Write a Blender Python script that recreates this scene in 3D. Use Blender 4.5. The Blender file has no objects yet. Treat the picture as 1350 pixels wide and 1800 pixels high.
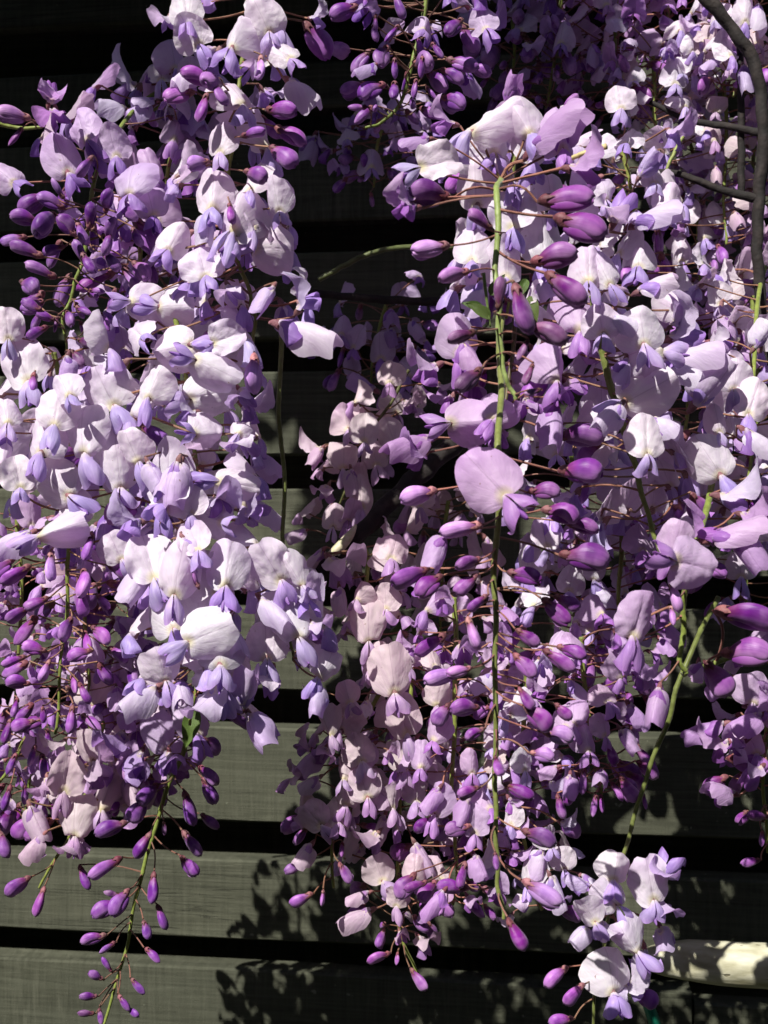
import bpy, bmesh, math, random
from mathutils import Vector, Matrix, noise

random.seed(11)
R = math.radians
scene = bpy.context.scene
col = scene.collection

# ------------------------------------------------------------------ camera, sky, sun, exposure
CAM = Vector((0.0, 0.0, 1.45))
FPX = 1998.0                      # focal length in photograph pixels (1350 x 1800)
cam_data = bpy.data.cameras.new('camera')
cam_data.sensor_fit = 'VERTICAL'
cam_data.sensor_height = 36.0
cam_data.lens = 36.0 * FPX / 1800.0
cam_data.clip_start = 0.02
cam_data.clip_end = 200.0
cam_data.dof.use_dof = True
cam_data.dof.focus_distance = 0.60
cam_data.dof.aperture_fstop = 18.0
cam = bpy.data.objects.new('camera', cam_data)
cam.location = CAM
cam.rotation_euler = (R(90), 0, 0)
col.objects.link(cam)
scene.camera = cam

SUN_EL, SUN_AZ = 46.0, 33.0       # azimuth: degrees to the left of straight behind the camera
to_sun = Vector((-math.sin(R(SUN_AZ)) * math.cos(R(SUN_EL)), -math.cos(R(SUN_AZ)) * math.cos(R(SUN_EL)), math.sin(R(SUN_EL))))
world = bpy.data.worlds.new('World')
scene.world = world
world.use_nodes = True
wn = world.node_tree
wn.nodes.clear()
wo = wn.nodes.new('ShaderNodeOutputWorld')
wb = wn.nodes.new('ShaderNodeBackground')
sk = wn.nodes.new('ShaderNodeTexSky')
sk.sky_type = 'NISHITA'
sk.sun_disc = False
sk.air_density = 0.8
sk.dust_density = 1.2
sk.ozone_density = 0.4
sk.sun_elevation = R(SUN_EL)
sk.sun_rotation = math.atan2(to_sun.x, to_sun.y)
wb.inputs['Strength'].default_value = 0.05
wn.links.new(sk.outputs[0], wb.inputs[0])
wn.links.new(wb.outputs[0], wo.inputs[0])
sun_data = bpy.data.lights.new('sun', 'SUN')
sun_data.energy = 5.0
sun_data.angle = R(0.5)
sun_data.color = (1.0, 0.955, 0.90)
sun = bpy.data.objects.new('sun', sun_data)
sun.rotation_euler = (-to_sun).to_track_quat('-Z', 'Y').to_euler()
sun.location = (-1, -2, 4)
col.objects.link(sun)

scene.view_settings.view_transform = 'Standard'
scene.view_settings.look = 'None'
scene.view_settings.exposure = 0.66
scene.view_settings.gamma = 1.0
scene.cycles.max_bounces = 6
scene.cycles.diffuse_bounces = 3
scene.cycles.transmission_bounces = 6
scene.cycles.use_denoising = True
scene.cycles.use_adaptive_sampling = True
scene.cycles.adaptive_threshold = 0.02

FENCE_D, FENCE_T = 0.90, math.tan(R(7.0))
FENCE_ROT = -math.atan(FENCE_T)

def at(px, py, d):
    return Vector(((px - 675.0) / FPX * d, d, CAM.z - (py - 900.0) / FPX * d))

def to_px(p):
    return (675 + p.x / p.y * FPX, 900 - (p.z - CAM.z) / p.y * FPX)

# ------------------------------------------------------------------ helpers
def tag(o, label=None, cat=None, group=None, kind=None):
    if label: o['label'] = label
    if cat: o['category'] = cat
    if group: o['group'] = group
    if kind: o['kind'] = kind
    return o

def mesh_from(name, verts, faces, uvs=None, uv2=None, smooth=True):
    me = bpy.data.meshes.new(name)
    me.from_pydata([tuple(v) for v in verts], [], faces)
    if smooth:
        me.polygons.foreach_set('use_smooth', [True] * len(me.polygons))
    for nm, data in (('UVMap', uvs), ('Polar', uv2)):
        if data:
            lay = me.uv_layers.new(name=nm)
            for l in me.loops:
                lay.data[l.index].uv = data[l.vertex_index]
    me.update()
    return me

def new_obj(name, me, mat=None, parent=None):
    if mat is not None and me is not None and not me.materials:
        me.materials.append(mat)
    o = bpy.data.objects.new(name, me)
    col.objects.link(o)
    if parent is not None:
        o.parent = parent
    return o

def tube(path, radii, seg=8, bump=None, caps=True):
    """verts/faces of a tube along a list of points"""
    vs, fs = [], []
    n = len(path)
    up = Vector((0.13, 0.98, 0.11)).normalized()
    for i, p in enumerate(path):
        a = path[max(i - 1, 0)]; b = path[min(i + 1, n - 1)]
        tdir = (b - a).normalized()
        sx = tdir.cross(up)
        if sx.length < 1e-4: sx = tdir.cross(Vector((1, 0, 0)))
        sx.normalize(); sy = sx.cross(tdir).normalized()
        r = radii[i] if isinstance(radii, (list, tuple)) else radii
        for k in range(seg):
            a_ = 2 * math.pi * k / seg
            rr = r * (1 + (bump(i, k, p) if bump else 0))
            vs.append(p + (sx * math.cos(a_) + sy * math.sin(a_)) * rr)
    for i in range(n - 1):
        for k in range(seg):
            k2 = (k + 1) % seg
            fs.append((i * seg + k, i * seg + k2, (i + 1) * seg + k2, (i + 1) * seg + k))
    if caps:
        fs.append(tuple(range(seg - 1, -1, -1)))
        fs.append(tuple((n - 1) * seg + k for k in range(seg)))
    return vs, fs

def smooth_path(pts, step=8):
    out = []
    n = len(pts)
    for i in range(n - 1):
        p0 = pts[max(i - 1, 0)]; p1 = pts[i]; p2 = pts[i + 1]; p3 = pts[min(i + 2, n - 1)]
        for k in range(step):
            t = k / step
            out.append(0.5 * ((2 * p1) + (p2 - p0) * t + (2 * p0 - 5 * p1 + 4 * p2 - p3) * t * t + (3 * p1 - p0 - 3 * p2 + p3) * t ** 3))
    out.append(pts[-1].copy())
    return out

# ------------------------------------------------------------------ materials
def new_mat(name):
    m = bpy.data.materials.new(name)
    m.use_nodes = True
    nt = m.node_tree
    nt.nodes.clear()
    return m, nt

def N(nt, t, **kw):
    n = nt.nodes.new(t)
    for k, v in kw.items():
        setattr(n, k, v)
    return n

def ramp(nt, fac, stops):
    r = N(nt, 'ShaderNodeValToRGB')
    el = r.color_ramp.elements
    while len(el) < len(stops): el.new(0.5)
    for e, (p, c) in zip(el, stops):
        e.position = p
        e.color = (c[0], c[1], c[2], 1) if not isinstance(c, (int, float)) else (c, c, c, 1)
    nt.links.new(fac, r.inputs[0])
    return r.outputs[0]

def mixc(nt, fac, a, b, blend='MIX'):
    m = N(nt, 'ShaderNodeMix', data_type='RGBA', blend_type=blend)
    for sock, v in ((m.inputs[0], fac), (m.inputs[6], a), (m.inputs[7], b)):
        if isinstance(v, (int, float)): sock.default_value = v
        elif isinstance(v, (tuple, list)): sock.default_value = (v[0], v[1], v[2], 1)
        else: nt.links.new(v, sock)
    return m.outputs[2]

def math_n(nt, op, a, b=None):
    m = N(nt, 'ShaderNodeMath', operation=op)
    for s, v in zip(m.inputs, (a, b)):
        if v is None: continue
        if isinstance(v, (int, float)): s.default_value = v
        else: nt.links.new(v, s)
    return m.outputs[0]

def petal_surface(nt, color, bump_h=None, bump_s=0.15, transl=0.35, rough=0.42, tcol=None, spec=0.35):
    out = N(nt, 'ShaderNodeOutputMaterial')
    p = N(nt, 'ShaderNodeBsdfPrincipled')
    p.inputs['Roughness'].default_value = rough
    p.inputs['Specular IOR Level'].default_value = spec
    p.inputs['Sheen Weight'].default_value = 0.10
    t = N(nt, 'ShaderNodeBsdfTranslucent')
    mx = N(nt, 'ShaderNodeMixShader')
    mx.inputs[0].default_value = transl
    nt.links.new(color, p.inputs['Base Color'])
    nt.links.new(tcol or color, t.inputs['Color'])
    if bump_h is not None:
        b = N(nt, 'ShaderNodeBump')
        b.inputs['Strength'].default_value = bump_s
        b.inputs['Distance'].default_value = 0.0009
        nt.links.new(bump_h, b.inputs['Height'])
        nt.links.new(b.outputs[0], p.inputs['Normal'])
        nt.links.new(b.outputs[0], t.inputs['Normal'])
    nt.links.new(p.outputs[0], mx.inputs[1])
    nt.links.new(t.outputs[0], mx.inputs[2])
    nt.links.new(mx.outputs[0], out.inputs[0])

def veins(nt, sx, sy, seed_from_random=True):
    uv = N(nt, 'ShaderNodeUVMap'); uv.uv_map = 'Polar'
    mp = N(nt, 'ShaderNodeMapping')
    mp.inputs['Scale'].default_value = (sx, sy, 1)
    nt.links.new(uv.outputs[0], mp.inputs[0])
    oi = N(nt, 'ShaderNodeObjectInfo')
    cx = N(nt, 'ShaderNodeCombineXYZ')
    nt.links.new(math_n(nt, 'MULTIPLY', oi.outputs['Random'], 37.0), cx.inputs[2])
    va = N(nt, 'ShaderNodeVectorMath', operation='ADD')
    nt.links.new(mp.outputs[0], va.inputs[0]); nt.links.new(cx.outputs[0], va.inputs[1])
    nz = N(nt, 'ShaderNodeTexNoise')
    nz.inputs['Scale'].default_value = 1.0
    nz.inputs['Detail'].default_value = 3.0
    nz.inputs['Roughness'].default_value = 0.62
    nz.inputs['Distortion'].default_value = 0.5
    nt.links.new(va.outputs[0], nz.inputs[0])
    return nz.outputs[0], oi

def make_banner_mat():
    m, nt = new_mat('banner_petal')
    v, oi = veins(nt, 17, 1.9)
    uv = N(nt, 'ShaderNodeUVMap'); uv.uv_map = 'UVMap'
    sep = N(nt, 'ShaderNodeSeparateXYZ'); nt.links.new(uv.outputs[0], sep.inputs[0])
    pol = N(nt, 'ShaderNodeUVMap'); pol.uv_map = 'Polar'
    seppol = N(nt, 'ShaderNodeSeparateXYZ'); nt.links.new(pol.outputs[0], seppol.inputs[0])
    base = oi.outputs['Color']
    vfac = ramp(nt, v, [(0.30, 0.0), (0.72, 1.0)])
    darker = mixc(nt, 1.0, base, (0.87, 0.79, 0.91), 'MULTIPLY')
    c = mixc(nt, math_n(nt, 'MULTIPLY', vfac, 0.85), base, darker)
    # paler towards the rim, blush between
    blotch = N(nt, 'ShaderNodeTexNoise'); blotch.inputs['Scale'].default_value = 3.2
    nt.links.new(uv.outputs[0], blotch.inputs[0])
    c = mixc(nt, math_n(nt, 'MULTIPLY', ramp(nt, blotch.outputs[0], [(0.40, 0), (0.70, 1)]), 0.35), c, mixc(nt, 1.0, base, (0.93, 0.84, 0.95), 'MULTIPLY'))
    # some petals flush lilac towards the margin
    fl = math_n(nt, 'MULTIPLY', ramp(nt, seppol.outputs[1], [(0.25, 0), (0.95, 1)]), ramp(nt, oi.outputs['Random'], [(0.45, 0), (1.0, 0.75)]))
    c = mixc(nt, fl, c, mixc(nt, 1.0, base, (0.84, 0.66, 0.95), 'MULTIPLY'))
    # darker line along the centre crease
    ax = math_n(nt, 'ABSOLUTE', math_n(nt, 'SUBTRACT', sep.outputs[0], 0.5))
    line = ramp(nt, ax, [(0.0, 1.0), (0.016, 0.0)])
    c = mixc(nt, math_n(nt, 'MULTIPLY', line, 0.5), c, mixc(nt, 1.0, base, (0.55, 0.46, 0.56), 'MULTIPLY'))
    # cream callus at the throat
    thr = ramp(nt, seppol.outputs[1], [(0.04, 1.0), (0.19, 0.0)])
    c = mixc(nt, math_n(nt, 'MULTIPLY', thr, 0.85), c, (0.74, 0.70, 0.36))
    # small brown specks of wear on some petals
    sp = N(nt, 'ShaderNodeTexNoise'); sp.noise_dimensions = '4D'; sp.inputs['Scale'].default_value = 11.0; sp.inputs['Detail'].default_value = 2.0
    nt.links.new(uv.outputs[0], sp.inputs[0]); nt.links.new(math_n(nt, 'MULTIPLY', oi.outputs['Random'], 91.0), sp.inputs['W'])
    c = mixc(nt, math_n(nt, 'MULTIPLY', ramp(nt, sp.outputs[0], [(0.72, 0), (0.76, 1)]), 0.7), c, (0.30, 0.17, 0.12))
    cr = N(nt, 'ShaderNodeTexNoise'); cr.noise_dimensions = '4D'; cr.inputs['Scale'].default_value = 5.0; cr.inputs['Detail'].default_value = 4.0
    nt.links.new(uv.outputs[0], cr.inputs[0]); nt.links.new(math_n(nt, 'MULTIPLY', oi.outputs['Random'], 17.0), cr.inputs['W'])
    hgt = math_n(nt, 'ADD', v, math_n(nt, 'MULTIPLY', cr.outputs[0], 1.4))
    petal_surface(nt, c, hgt, 0.42, 0.46, 0.46, mixc(nt, 1.0, c, (0.98, 0.80, 1.0), 'MULTIPLY'), 0.3)
    return m

def make_wing_mat():
    m, nt = new_mat('wing_petal')
    v, oi = veins(nt, 9, 1.3)
    pol = N(nt, 'ShaderNodeUVMap'); pol.uv_map = 'Polar'
    sp = N(nt, 'ShaderNodeSeparateXYZ'); nt.links.new(pol.outputs[0], sp.inputs[0])
    base = oi.outputs['Color']
    c = mixc(nt, math_n(nt, 'MULTIPLY', ramp(nt, v, [(0.35, 0), (0.7, 1)]), 0.6), base, mixc(nt, 1.0, base, (0.62, 0.50, 0.80), 'MULTIPLY'))
    c = mixc(nt, ramp(nt, sp.outputs[1], [(0.0, 0.85), (0.22, 0.0)]), c, (0.72, 0.66, 0.62))
    c = mixc(nt, math_n(nt, 'MULTIPLY', ramp(nt, sp.outputs[1], [(0.70, 0), (1.0, 1)]), 0.5), c, mixc(nt, 1.0, base, (0.80, 0.52, 0.85), 'MULTIPLY'))
    petal_surface(nt, c, v, 0.45, 0.40, 0.44, None, 0.30)
    return m

def make_bud_mat():
    m, nt = new_mat('closed_petal')
    v, oi = veins(nt, 14, 1.4)
    pol = N(nt, 'ShaderNodeUVMap'); pol.uv_map = 'Polar'
    sp = N(nt, 'ShaderNodeSeparateXYZ'); nt.links.new(pol.outputs[0], sp.inputs[0])
    base = oi.outputs['Color']
    pale = mixc(nt, 0.55, base, (0.80, 0.50, 0.84))
    # pigment: deep along the back ridge, pale pinkish towards the rolled margins (u = 0 and 1)
    au = math_n(nt, 'ABSOLUTE', math_n(nt, 'SUBTRACT', sp.outputs[0], 0.5))
    wob = math_n(nt, 'ADD', au, math_n(nt, 'MULTIPLY', math_n(nt, 'SUBTRACT', v, 0.5), 0.16))
    c = mixc(nt, ramp(nt, wob, [(0.20, 0.0), (0.50, 0.85)]), base, pale)
    c = mixc(nt, ramp(nt, sp.outputs[1], [(0.05, 0.9), (0.38, 0.0)]), c, (0.17, 0.026, 0.070))
    c = mixc(nt, math_n(nt, 'MULTIPLY', ramp(nt, sp.outputs[1], [(0.45, 0.0), (0.95, 1.0)]), ramp(nt, oi.outputs['Random'], [(0.1, 0.05), (1.0, 0.70)])), c, pale)
    c = mixc(nt, math_n(nt, 'MULTIPLY', ramp(nt, v, [(0.40, 0), (0.66, 1)]), 0.5), c, mixc(nt, 1.0, c, (0.50, 0.32, 0.66), 'MULTIPLY'))
    big = N(nt, 'ShaderNodeTexNoise'); big.noise_dimensions = '4D'; big.inputs['Scale'].default_value = 3.0
    nt.links.new(pol.outputs[0], big.inputs[0]); nt.links.new(math_n(nt, 'MULTIPLY', oi.outputs['Random'], 53.0), big.inputs['W'])
    c = mixc(nt, math_n(nt, 'MULTIPLY', ramp(nt, big.outputs[0], [(0.48, 0), (0.74, 1)]), 0.4), c, pale)
    c = mixc(nt, math_n(nt, 'MULTIPLY', ramp(nt, big.outputs[0], [(0.30, 1), (0.48, 0)]), 0.6), c, mixc(nt, 1.0, base, (0.5, 0.35, 0.6), 'MULTIPLY'))
    petal_surface(nt, c, v, 0.25, 0.14, 0.44, None, 0.26)
    return m

def make_plain(name, spread, rough=0.5, transl=0.1, nscale=220.0, bump=0.3, spec=0.35):
    """object colour, mottled towards `spread`"""
    m, nt = new_mat(name)
    oi = N(nt, 'ShaderNodeObjectInfo')
    tc = N(nt, 'ShaderNodeTexCoord')
    nz = N(nt, 'ShaderNodeTexNoise'); nz.inputs['Scale'].default_value = nscale; nz.inputs['Detail'].default_value = 3
    nt.links.new(tc.outputs['Object'], nz.inputs[0])
    c = mixc(nt, ramp(nt, nz.outputs[0], [(0.38, 0), (0.66, 0.8)]), oi.outputs['Color'], mixc(nt, 1.0, oi.outputs['Color'], spread, 'MULTIPLY'))
    petal_surface(nt, c, nz.outputs[0], bump, transl, rough, None, spec)
    return m

def make_wood_mat():
    m, nt = new_mat('weathered_fence_wood')
    out = N(nt, 'ShaderNodeOutputMaterial')
    p = N(nt, 'ShaderNodeBsdfPrincipled')
    tc = N(nt, 'ShaderNodeTexCoord')
    oi = N(nt, 'ShaderNodeObjectInfo')
    off = N(nt, 'ShaderNodeCombineXYZ')
    nt.links.new(math_n(nt, 'MULTIPLY', oi.outputs['Random'], 11.0), off.inputs[0])
    nt.links.new(math_n(nt, 'MULTIPLY', oi.outputs['Random'], 5.0), off.inputs[2])
    va = N(nt, 'ShaderNodeVectorMath', operation='ADD')
    nt.links.new(tc.outputs['Object'], va.inputs[0]); nt.links.new(off.outputs[0], va.inputs[1])
    def nz(scale, sc, det, rough=0.6, dist=0.0):
        mp = N(nt, 'ShaderNodeMapping'); mp.inputs['Scale'].default_value = sc
        nt.links.new(va.outputs[0], mp.inputs[0])
        n = N(nt, 'ShaderNodeTexNoise'); n.inputs['Scale'].default_value = scale
        n.inputs['Detail'].default_value = det; n.inputs['Roughness'].default_value = rough; n.inputs['Distortion'].default_value = dist
        nt.links.new(mp.outputs[0], n.inputs[0])
        return n.outputs[0]
    grain = nz(40, (0.10, 1, 2.6), 9, 0.74, 2.2)       # long fibres
    saw = nz(70, (3.0, 1, 0.22), 5, 0.7, 0.8)               # upright saw marks
    saw2 = nz(26, (3.4, 1, 0.09), 6, 0.7, 0.6)
    patch = ramp(nt, nz(9, (0.7, 1, 1.0), 3), [(0.38, 0.15), (0.62, 1.0)])
    big = nz(7, (0.5, 1, 1.4), 3)
    fine = nz(900, (1, 1, 1), 2)
    c = ramp(nt, grain, [(0.28, (0.026, 0.027, 0.018)), (0.52, (0.070, 0.072, 0.050)), (0.75, (0.120, 0.122, 0.090))])
    c = mixc(nt, math_n(nt, 'MULTIPLY', math_n(nt, 'MULTIPLY', ramp(nt, saw, [(0.40, 0), (0.72, 1)]), patch), 0.6), c, (0.150, 0.150, 0.112))
    c = mixc(nt, math_n(nt, 'MULTIPLY', math_n(nt, 'MULTIPLY', ramp(nt, saw2, [(0.36, 1), (0.52, 0)]), patch), 0.5), c, (0.030, 0.032, 0.022))
    c = mixc(nt, math_n(nt, 'MULTIPLY', ramp(nt, big, [(0.40, 0), (0.68, 1)]), 0.40), c, (0.052, 0.055, 0.042))
    crack = ramp(nt, nz(30, (0.07, 1, 4.2), 4, 0.5, 1.2), [(0.485, 0), (0.50, 1), (0.515, 0)])
    crackm = math_n(nt, 'MULTIPLY', crack, ramp(nt, nz(6, (0.4, 1, 1.2), 2), [(0.52, 0), (0.66, 1)]))
    c = mixc(nt, math_n(nt, 'MULTIPLY', crackm, 0.75), c, (0.012, 0.011, 0.008))
    # pale scuffs and lichen dots
    lich = ramp(nt, nz(120, (1, 1, 1), 2), [(0.73, 0), (0.76, 1)])
    c = mixc(nt, math_n(nt, 'MULTIPLY', lich, 0.6), c, (0.25, 0.26, 0.20))
    c = mixc(nt, 1.0, c, mixc(nt, oi.outputs['Random'], (0.76, 0.79, 0.76), (1.02, 1.04, 1.00)), 'MULTIPLY')
    h = math_n(nt, 'ADD', math_n(nt, 'MULTIPLY', saw, 0.9), math_n(nt, 'MULTIPLY', grain, 0.9))
    h = math_n(nt, 'ADD', h, math_n(nt, 'MULTIPLY', saw2, 0.8))
    h = math_n(nt, 'SUBTRACT', h, math_n(nt, 'MULTIPLY', crackm, 1.4))
    h = math_n(nt, 'ADD', h, math_n(nt, 'MULTIPLY', fine, 0.25))
    b = N(nt, 'ShaderNodeBump'); b.inputs['Strength'].default_value = 0.55; b.inputs['Distance'].default_value = 0.0016
    nt.links.new(h, b.inputs['Height'])
    nt.links.new(b.outputs[0], p.inputs['Normal'])
    nt.links.new(c, p.inputs['Base Color'])
    p.inputs['Roughness'].default_value = 0.86
    p.inputs['Specular IOR Level'].default_value = 0.2
    nt.links.new(p.outputs[0], out.inputs[0])
    return m

def make_bark_mat():
    m, nt = new_mat('vine_bark')
    out = N(nt, 'ShaderNodeOutputMaterial'); p = N(nt, 'ShaderNodeBsdfPrincipled')
    tc = N(nt, 'ShaderNodeTexCoord')
    n1 = N(nt, 'ShaderNodeTexNoise'); n1.inputs['Scale'].default_value = 140; n1.inputs['Detail'].default_value = 6
    n2 = N(nt, 'ShaderNodeTexNoise'); n2.inputs['Scale'].default_value = 38; n2.inputs['Detail'].default_value = 4
    for n in (n1, n2): nt.links.new(tc.outputs['Object'], n.inputs[0])
    c = ramp(nt, n1.outputs[0], [(0.3, (0.004, 0.003, 0.002)), (0.55, (0.011, 0.007, 0.006)), (0.8, (0.034, 0.025, 0.020))])
    c = mixc(nt, ramp(nt, n2.outputs[0], [(0.66, 0), (0.71, 0.8)]), c, (0.28, 0.27, 0.20))
    b = N(nt, 'ShaderNodeBump'); b.inputs['Strength'].default_value = 0.8; b.inputs['Distance'].default_value = 0.002
    nt.links.new(n1.outputs[0], b.inputs['Height']); nt.links.new(b.outputs[0], p.inputs['Normal'])
    nt.links.new(c, p.inputs['Base Color']); p.inputs['Roughness'].default_value = 0.85
    nt.links.new(p.outputs[0], out.inputs[0])
    return m

def make_bar_mat():
    m, nt = new_mat('pale_bleached_wood')
    out = N(nt, 'ShaderNodeOutputMaterial'); p = N(nt, 'ShaderNodeBsdfPrincipled')
    tc = N(nt, 'ShaderNodeTexCoord')
    mp = N(nt, 'ShaderNodeMapping'); mp.inputs['Scale'].default_value = (0.35, 1, 1); nt.links.new(tc.outputs['Object'], mp.inputs[0])
    n1 = N(nt, 'ShaderNodeTexNoise'); n1.inputs['Scale'].default_value = 160; n1.inputs['Detail'].default_value = 6
    n2 = N(nt, 'ShaderNodeTexNoise'); n2.inputs['Scale'].default_value = 210; n2.inputs['Detail'].default_value = 2
    for n in (n1, n2): nt.links.new(mp.outputs[0], n.inputs[0])
    c = ramp(nt, n1.outputs[0], [(0.3, (0.28, 0.265, 0.16)), (0.55, (0.44, 0.43, 0.31)), (0.75, (0.56, 0.55, 0.43))])
    pit = ramp(nt, n2.outputs[0], [(0.70, 0), (0.735, 1)])
    c = mixc(nt, math_n(nt, 'MULTIPLY', pit, 0.75), c, (0.10, 0.085, 0.04))
    h = math_n(nt, 'SUBTRACT', n1.outputs[0], math_n(nt, 'MULTIPLY', pit, 0.8))
    b = N(nt, 'ShaderNodeBump'); b.inputs['Strength'].default_value = 0.6; b.inputs['Distance'].default_value = 0.0012
    nt.links.new(h, b.inputs['Height']); nt.links.new(b.outputs[0], p.inputs['Normal'])
    nt.links.new(c, p.inputs['Base Color']); p.inputs['Roughness'].default_value = 0.75
    nt.links.new(p.outputs[0], out.inputs[0])
    return m

def make_ground_mat():
    m, nt = new_mat('soil_ground')
    out = N(nt, 'ShaderNodeOutputMaterial'); p = N(nt, 'ShaderNodeBsdfPrincipled')
    tc = N(nt, 'ShaderNodeTexCoord')
    n1 = N(nt, 'ShaderNodeTexNoise'); n1.inputs['Scale'].default_value = 60; n1.inputs['Detail'].default_value = 6
    nt.links.new(tc.outputs['Object'], n1.inputs[0])
    c = ramp(nt, n1.outputs[0], [(0.3, (0.030, 0.032, 0.018)), (0.7, (0.075, 0.075, 0.045))])
    nt.links.new(c, p.inputs['Base Color']); p.inputs['Roughness'].default_value = 0.9
    nt.links.new(p.outputs[0], out.inputs[0])
    return m

M_BANNER, M_WING, M_BUD = make_banner_mat(), make_wing_mat(), make_bud_mat()
M_CALYX = make_plain('calyx_skin', (0.45, 0.30, 0.38), 0.6, 0.08, 9, 0.5)
M_PED = make_plain('pedicel_skin', (0.75, 0.85, 0.6), 0.55, 0.05, 400, 0.3)
M_STEM = make_plain('rachis_skin', (0.62, 0.60, 0.50), 0.5, 0.05, 260, 0.5)
M_LEAF = make_plain('young_leaf', (0.70, 0.80, 0.60), 0.42, 0.35, 120, 0.3)
M_WOOD, M_BARK, M_BAR, M_GROUND = make_wood_mat(), make_bark_mat(), make_bar_mat(), make_ground_mat()

# ------------------------------------------------------------------ ground and fence
g = new_obj('ground', mesh_from('ground', [(-60, -60, 0), (60, -60, 0), (60, 60, 0), (-60, 60, 0)], [(0, 1, 2, 3)]), M_GROUND)
tag(g, 'dark soil ground at the foot of the fence', 'ground', kind='structure')

def zf(py):
    return CAM.z - (py - 900.0) / FPX * FENCE_D

fence = bpy.data.objects.new('slatted_fence', None)
col.objects.link(fence)
fence.location = (0, FENCE_D, 0)
fence.rotation_euler = (0, 0, FENCE_ROT)
tag(fence, 'dark weathered grey-green timber fence of horizontal slats behind the wisteria', 'fence')

def slat_mesh(x0, x1, z0, z1, y0, y1, seed, nx=60):
    """a rough sawn board with slightly wavering edges and eased corners"""
    vs, fs = [], []
    bev = 0.0016
    for i in range(nx + 1):
        x = x0 + (x1 - x0) * i / nx
        w0 = noise.noise((x * 4.0, seed, 0)) * 0.0016 + noise.noise((x * 22.0, seed, 3)) * 0.0004
        w1 = noise.noise((x * 4.0, seed, 9)) * 0.0016 + noise.noise((x * 22.0, seed, 5)) * 0.0004
        yb = noise.noise((x * 2.0, seed, 17)) * 0.0012
        a, b = z0 + w0, z1 + w1
        ring = [(y0 + yb, a + bev), (y0 + yb, b - bev), (y0 + bev + yb, b), (y1, b), (y1, a), (y0 + bev + yb, a)]
        vs += [(x, y, z) for y, z in ring]
    for i in range(nx):
        for k in range(6):
            k2 = (k + 1) % 6
            fs.append((i * 6 + k, i * 6 + k2, (i + 1) * 6 + k2, (i + 1) * 6 + k))
    fs.append((0, 5, 4, 3, 2, 1))
    fs.append(tuple(nx * 6 + k for k in range(6)))
    fs = [tuple(reversed(f)) for f in fs]
    return mesh_from('slat', vs, fs, smooth=False)

gaps = [(-830, -775), (-625, -570), (-415, -360), (-205, -150), (15, 103), (183, 232), (386, 442), (592, 650), (800, 858), (1010, 1070), (1219, 1283), (1453, 1523), (1662, 1716), (1900, 1962), (2130, 2190), (2350, 2410), (2570, 2630)]
for i in range(len(gaps) - 1):
    top, bot = gaps[i][1], gaps[i + 1][0]
    z1, z0 = zf(top), zf(bot)
    ybase = random.uniform(-0.002, 0.002)
    if abs(top - 1716) < 1:
        jx = (1205 - 675) / FPX * FENCE_D * 1.0
        for (xa, xb, dy) in ((-1.6, jx - 0.0012, 0.0), (jx + 0.0012, 1.6, 0.003)):
            s = new_obj('slat', slat_mesh(xa, xb, z0, z1 - (0.010 if xb > 1 else 0), ybase + dy, 0.020, i * 7.3 + xa), M_WOOD, fence)
    else:
        s = new_obj('slat', slat_mesh(-1.6, 1.6, z0, z1, ybase, 0.020, i * 7.3), M_WOOD, fence)
REAR_D = FENCE_D + 0.065
def zr(py): return CAM.z - (py - 900.0) / FPX * REAR_D      # seen behind the middle of each front slat
for i in range(1, len(gaps) - 1):           # boards nailed to the far side, closing the gaps
    a = (gaps[i - 1][1] + gaps[i][0]) / 2
    b = (gaps[i][1] + gaps[i + 1][0]) / 2
    s = new_obj('rear_slat', slat_mesh(-1.6, 1.6, zr(b) + 0.0004, zr(a) - 0.0004, 0.062, 0.080, 100 + i * 3.1), M_WOOD, fence)
for x in (-1.2, 0.52, 1.5):                 # the uprights between front and rear boards
    vs, fs = tube([Vector((x, 0.041, 0.0)), Vector((x, 0.041, 2.25))], 0.0285, 4)
    rot = Matrix.Rotation(R(45), 4, 'Z')
    vs = [Vector((x, 0.041, 0)) + (rot @ (v - Vector((x, 0.041, 0)))) for v in vs]
    vs = [Vector((v.x, 0.041 + (v.y - 0.041) * 0.98, v.z)) for v in vs]
    new_obj('post', mesh_from('post', vs, fs, smooth=False), M_WOOD, fence)

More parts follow.
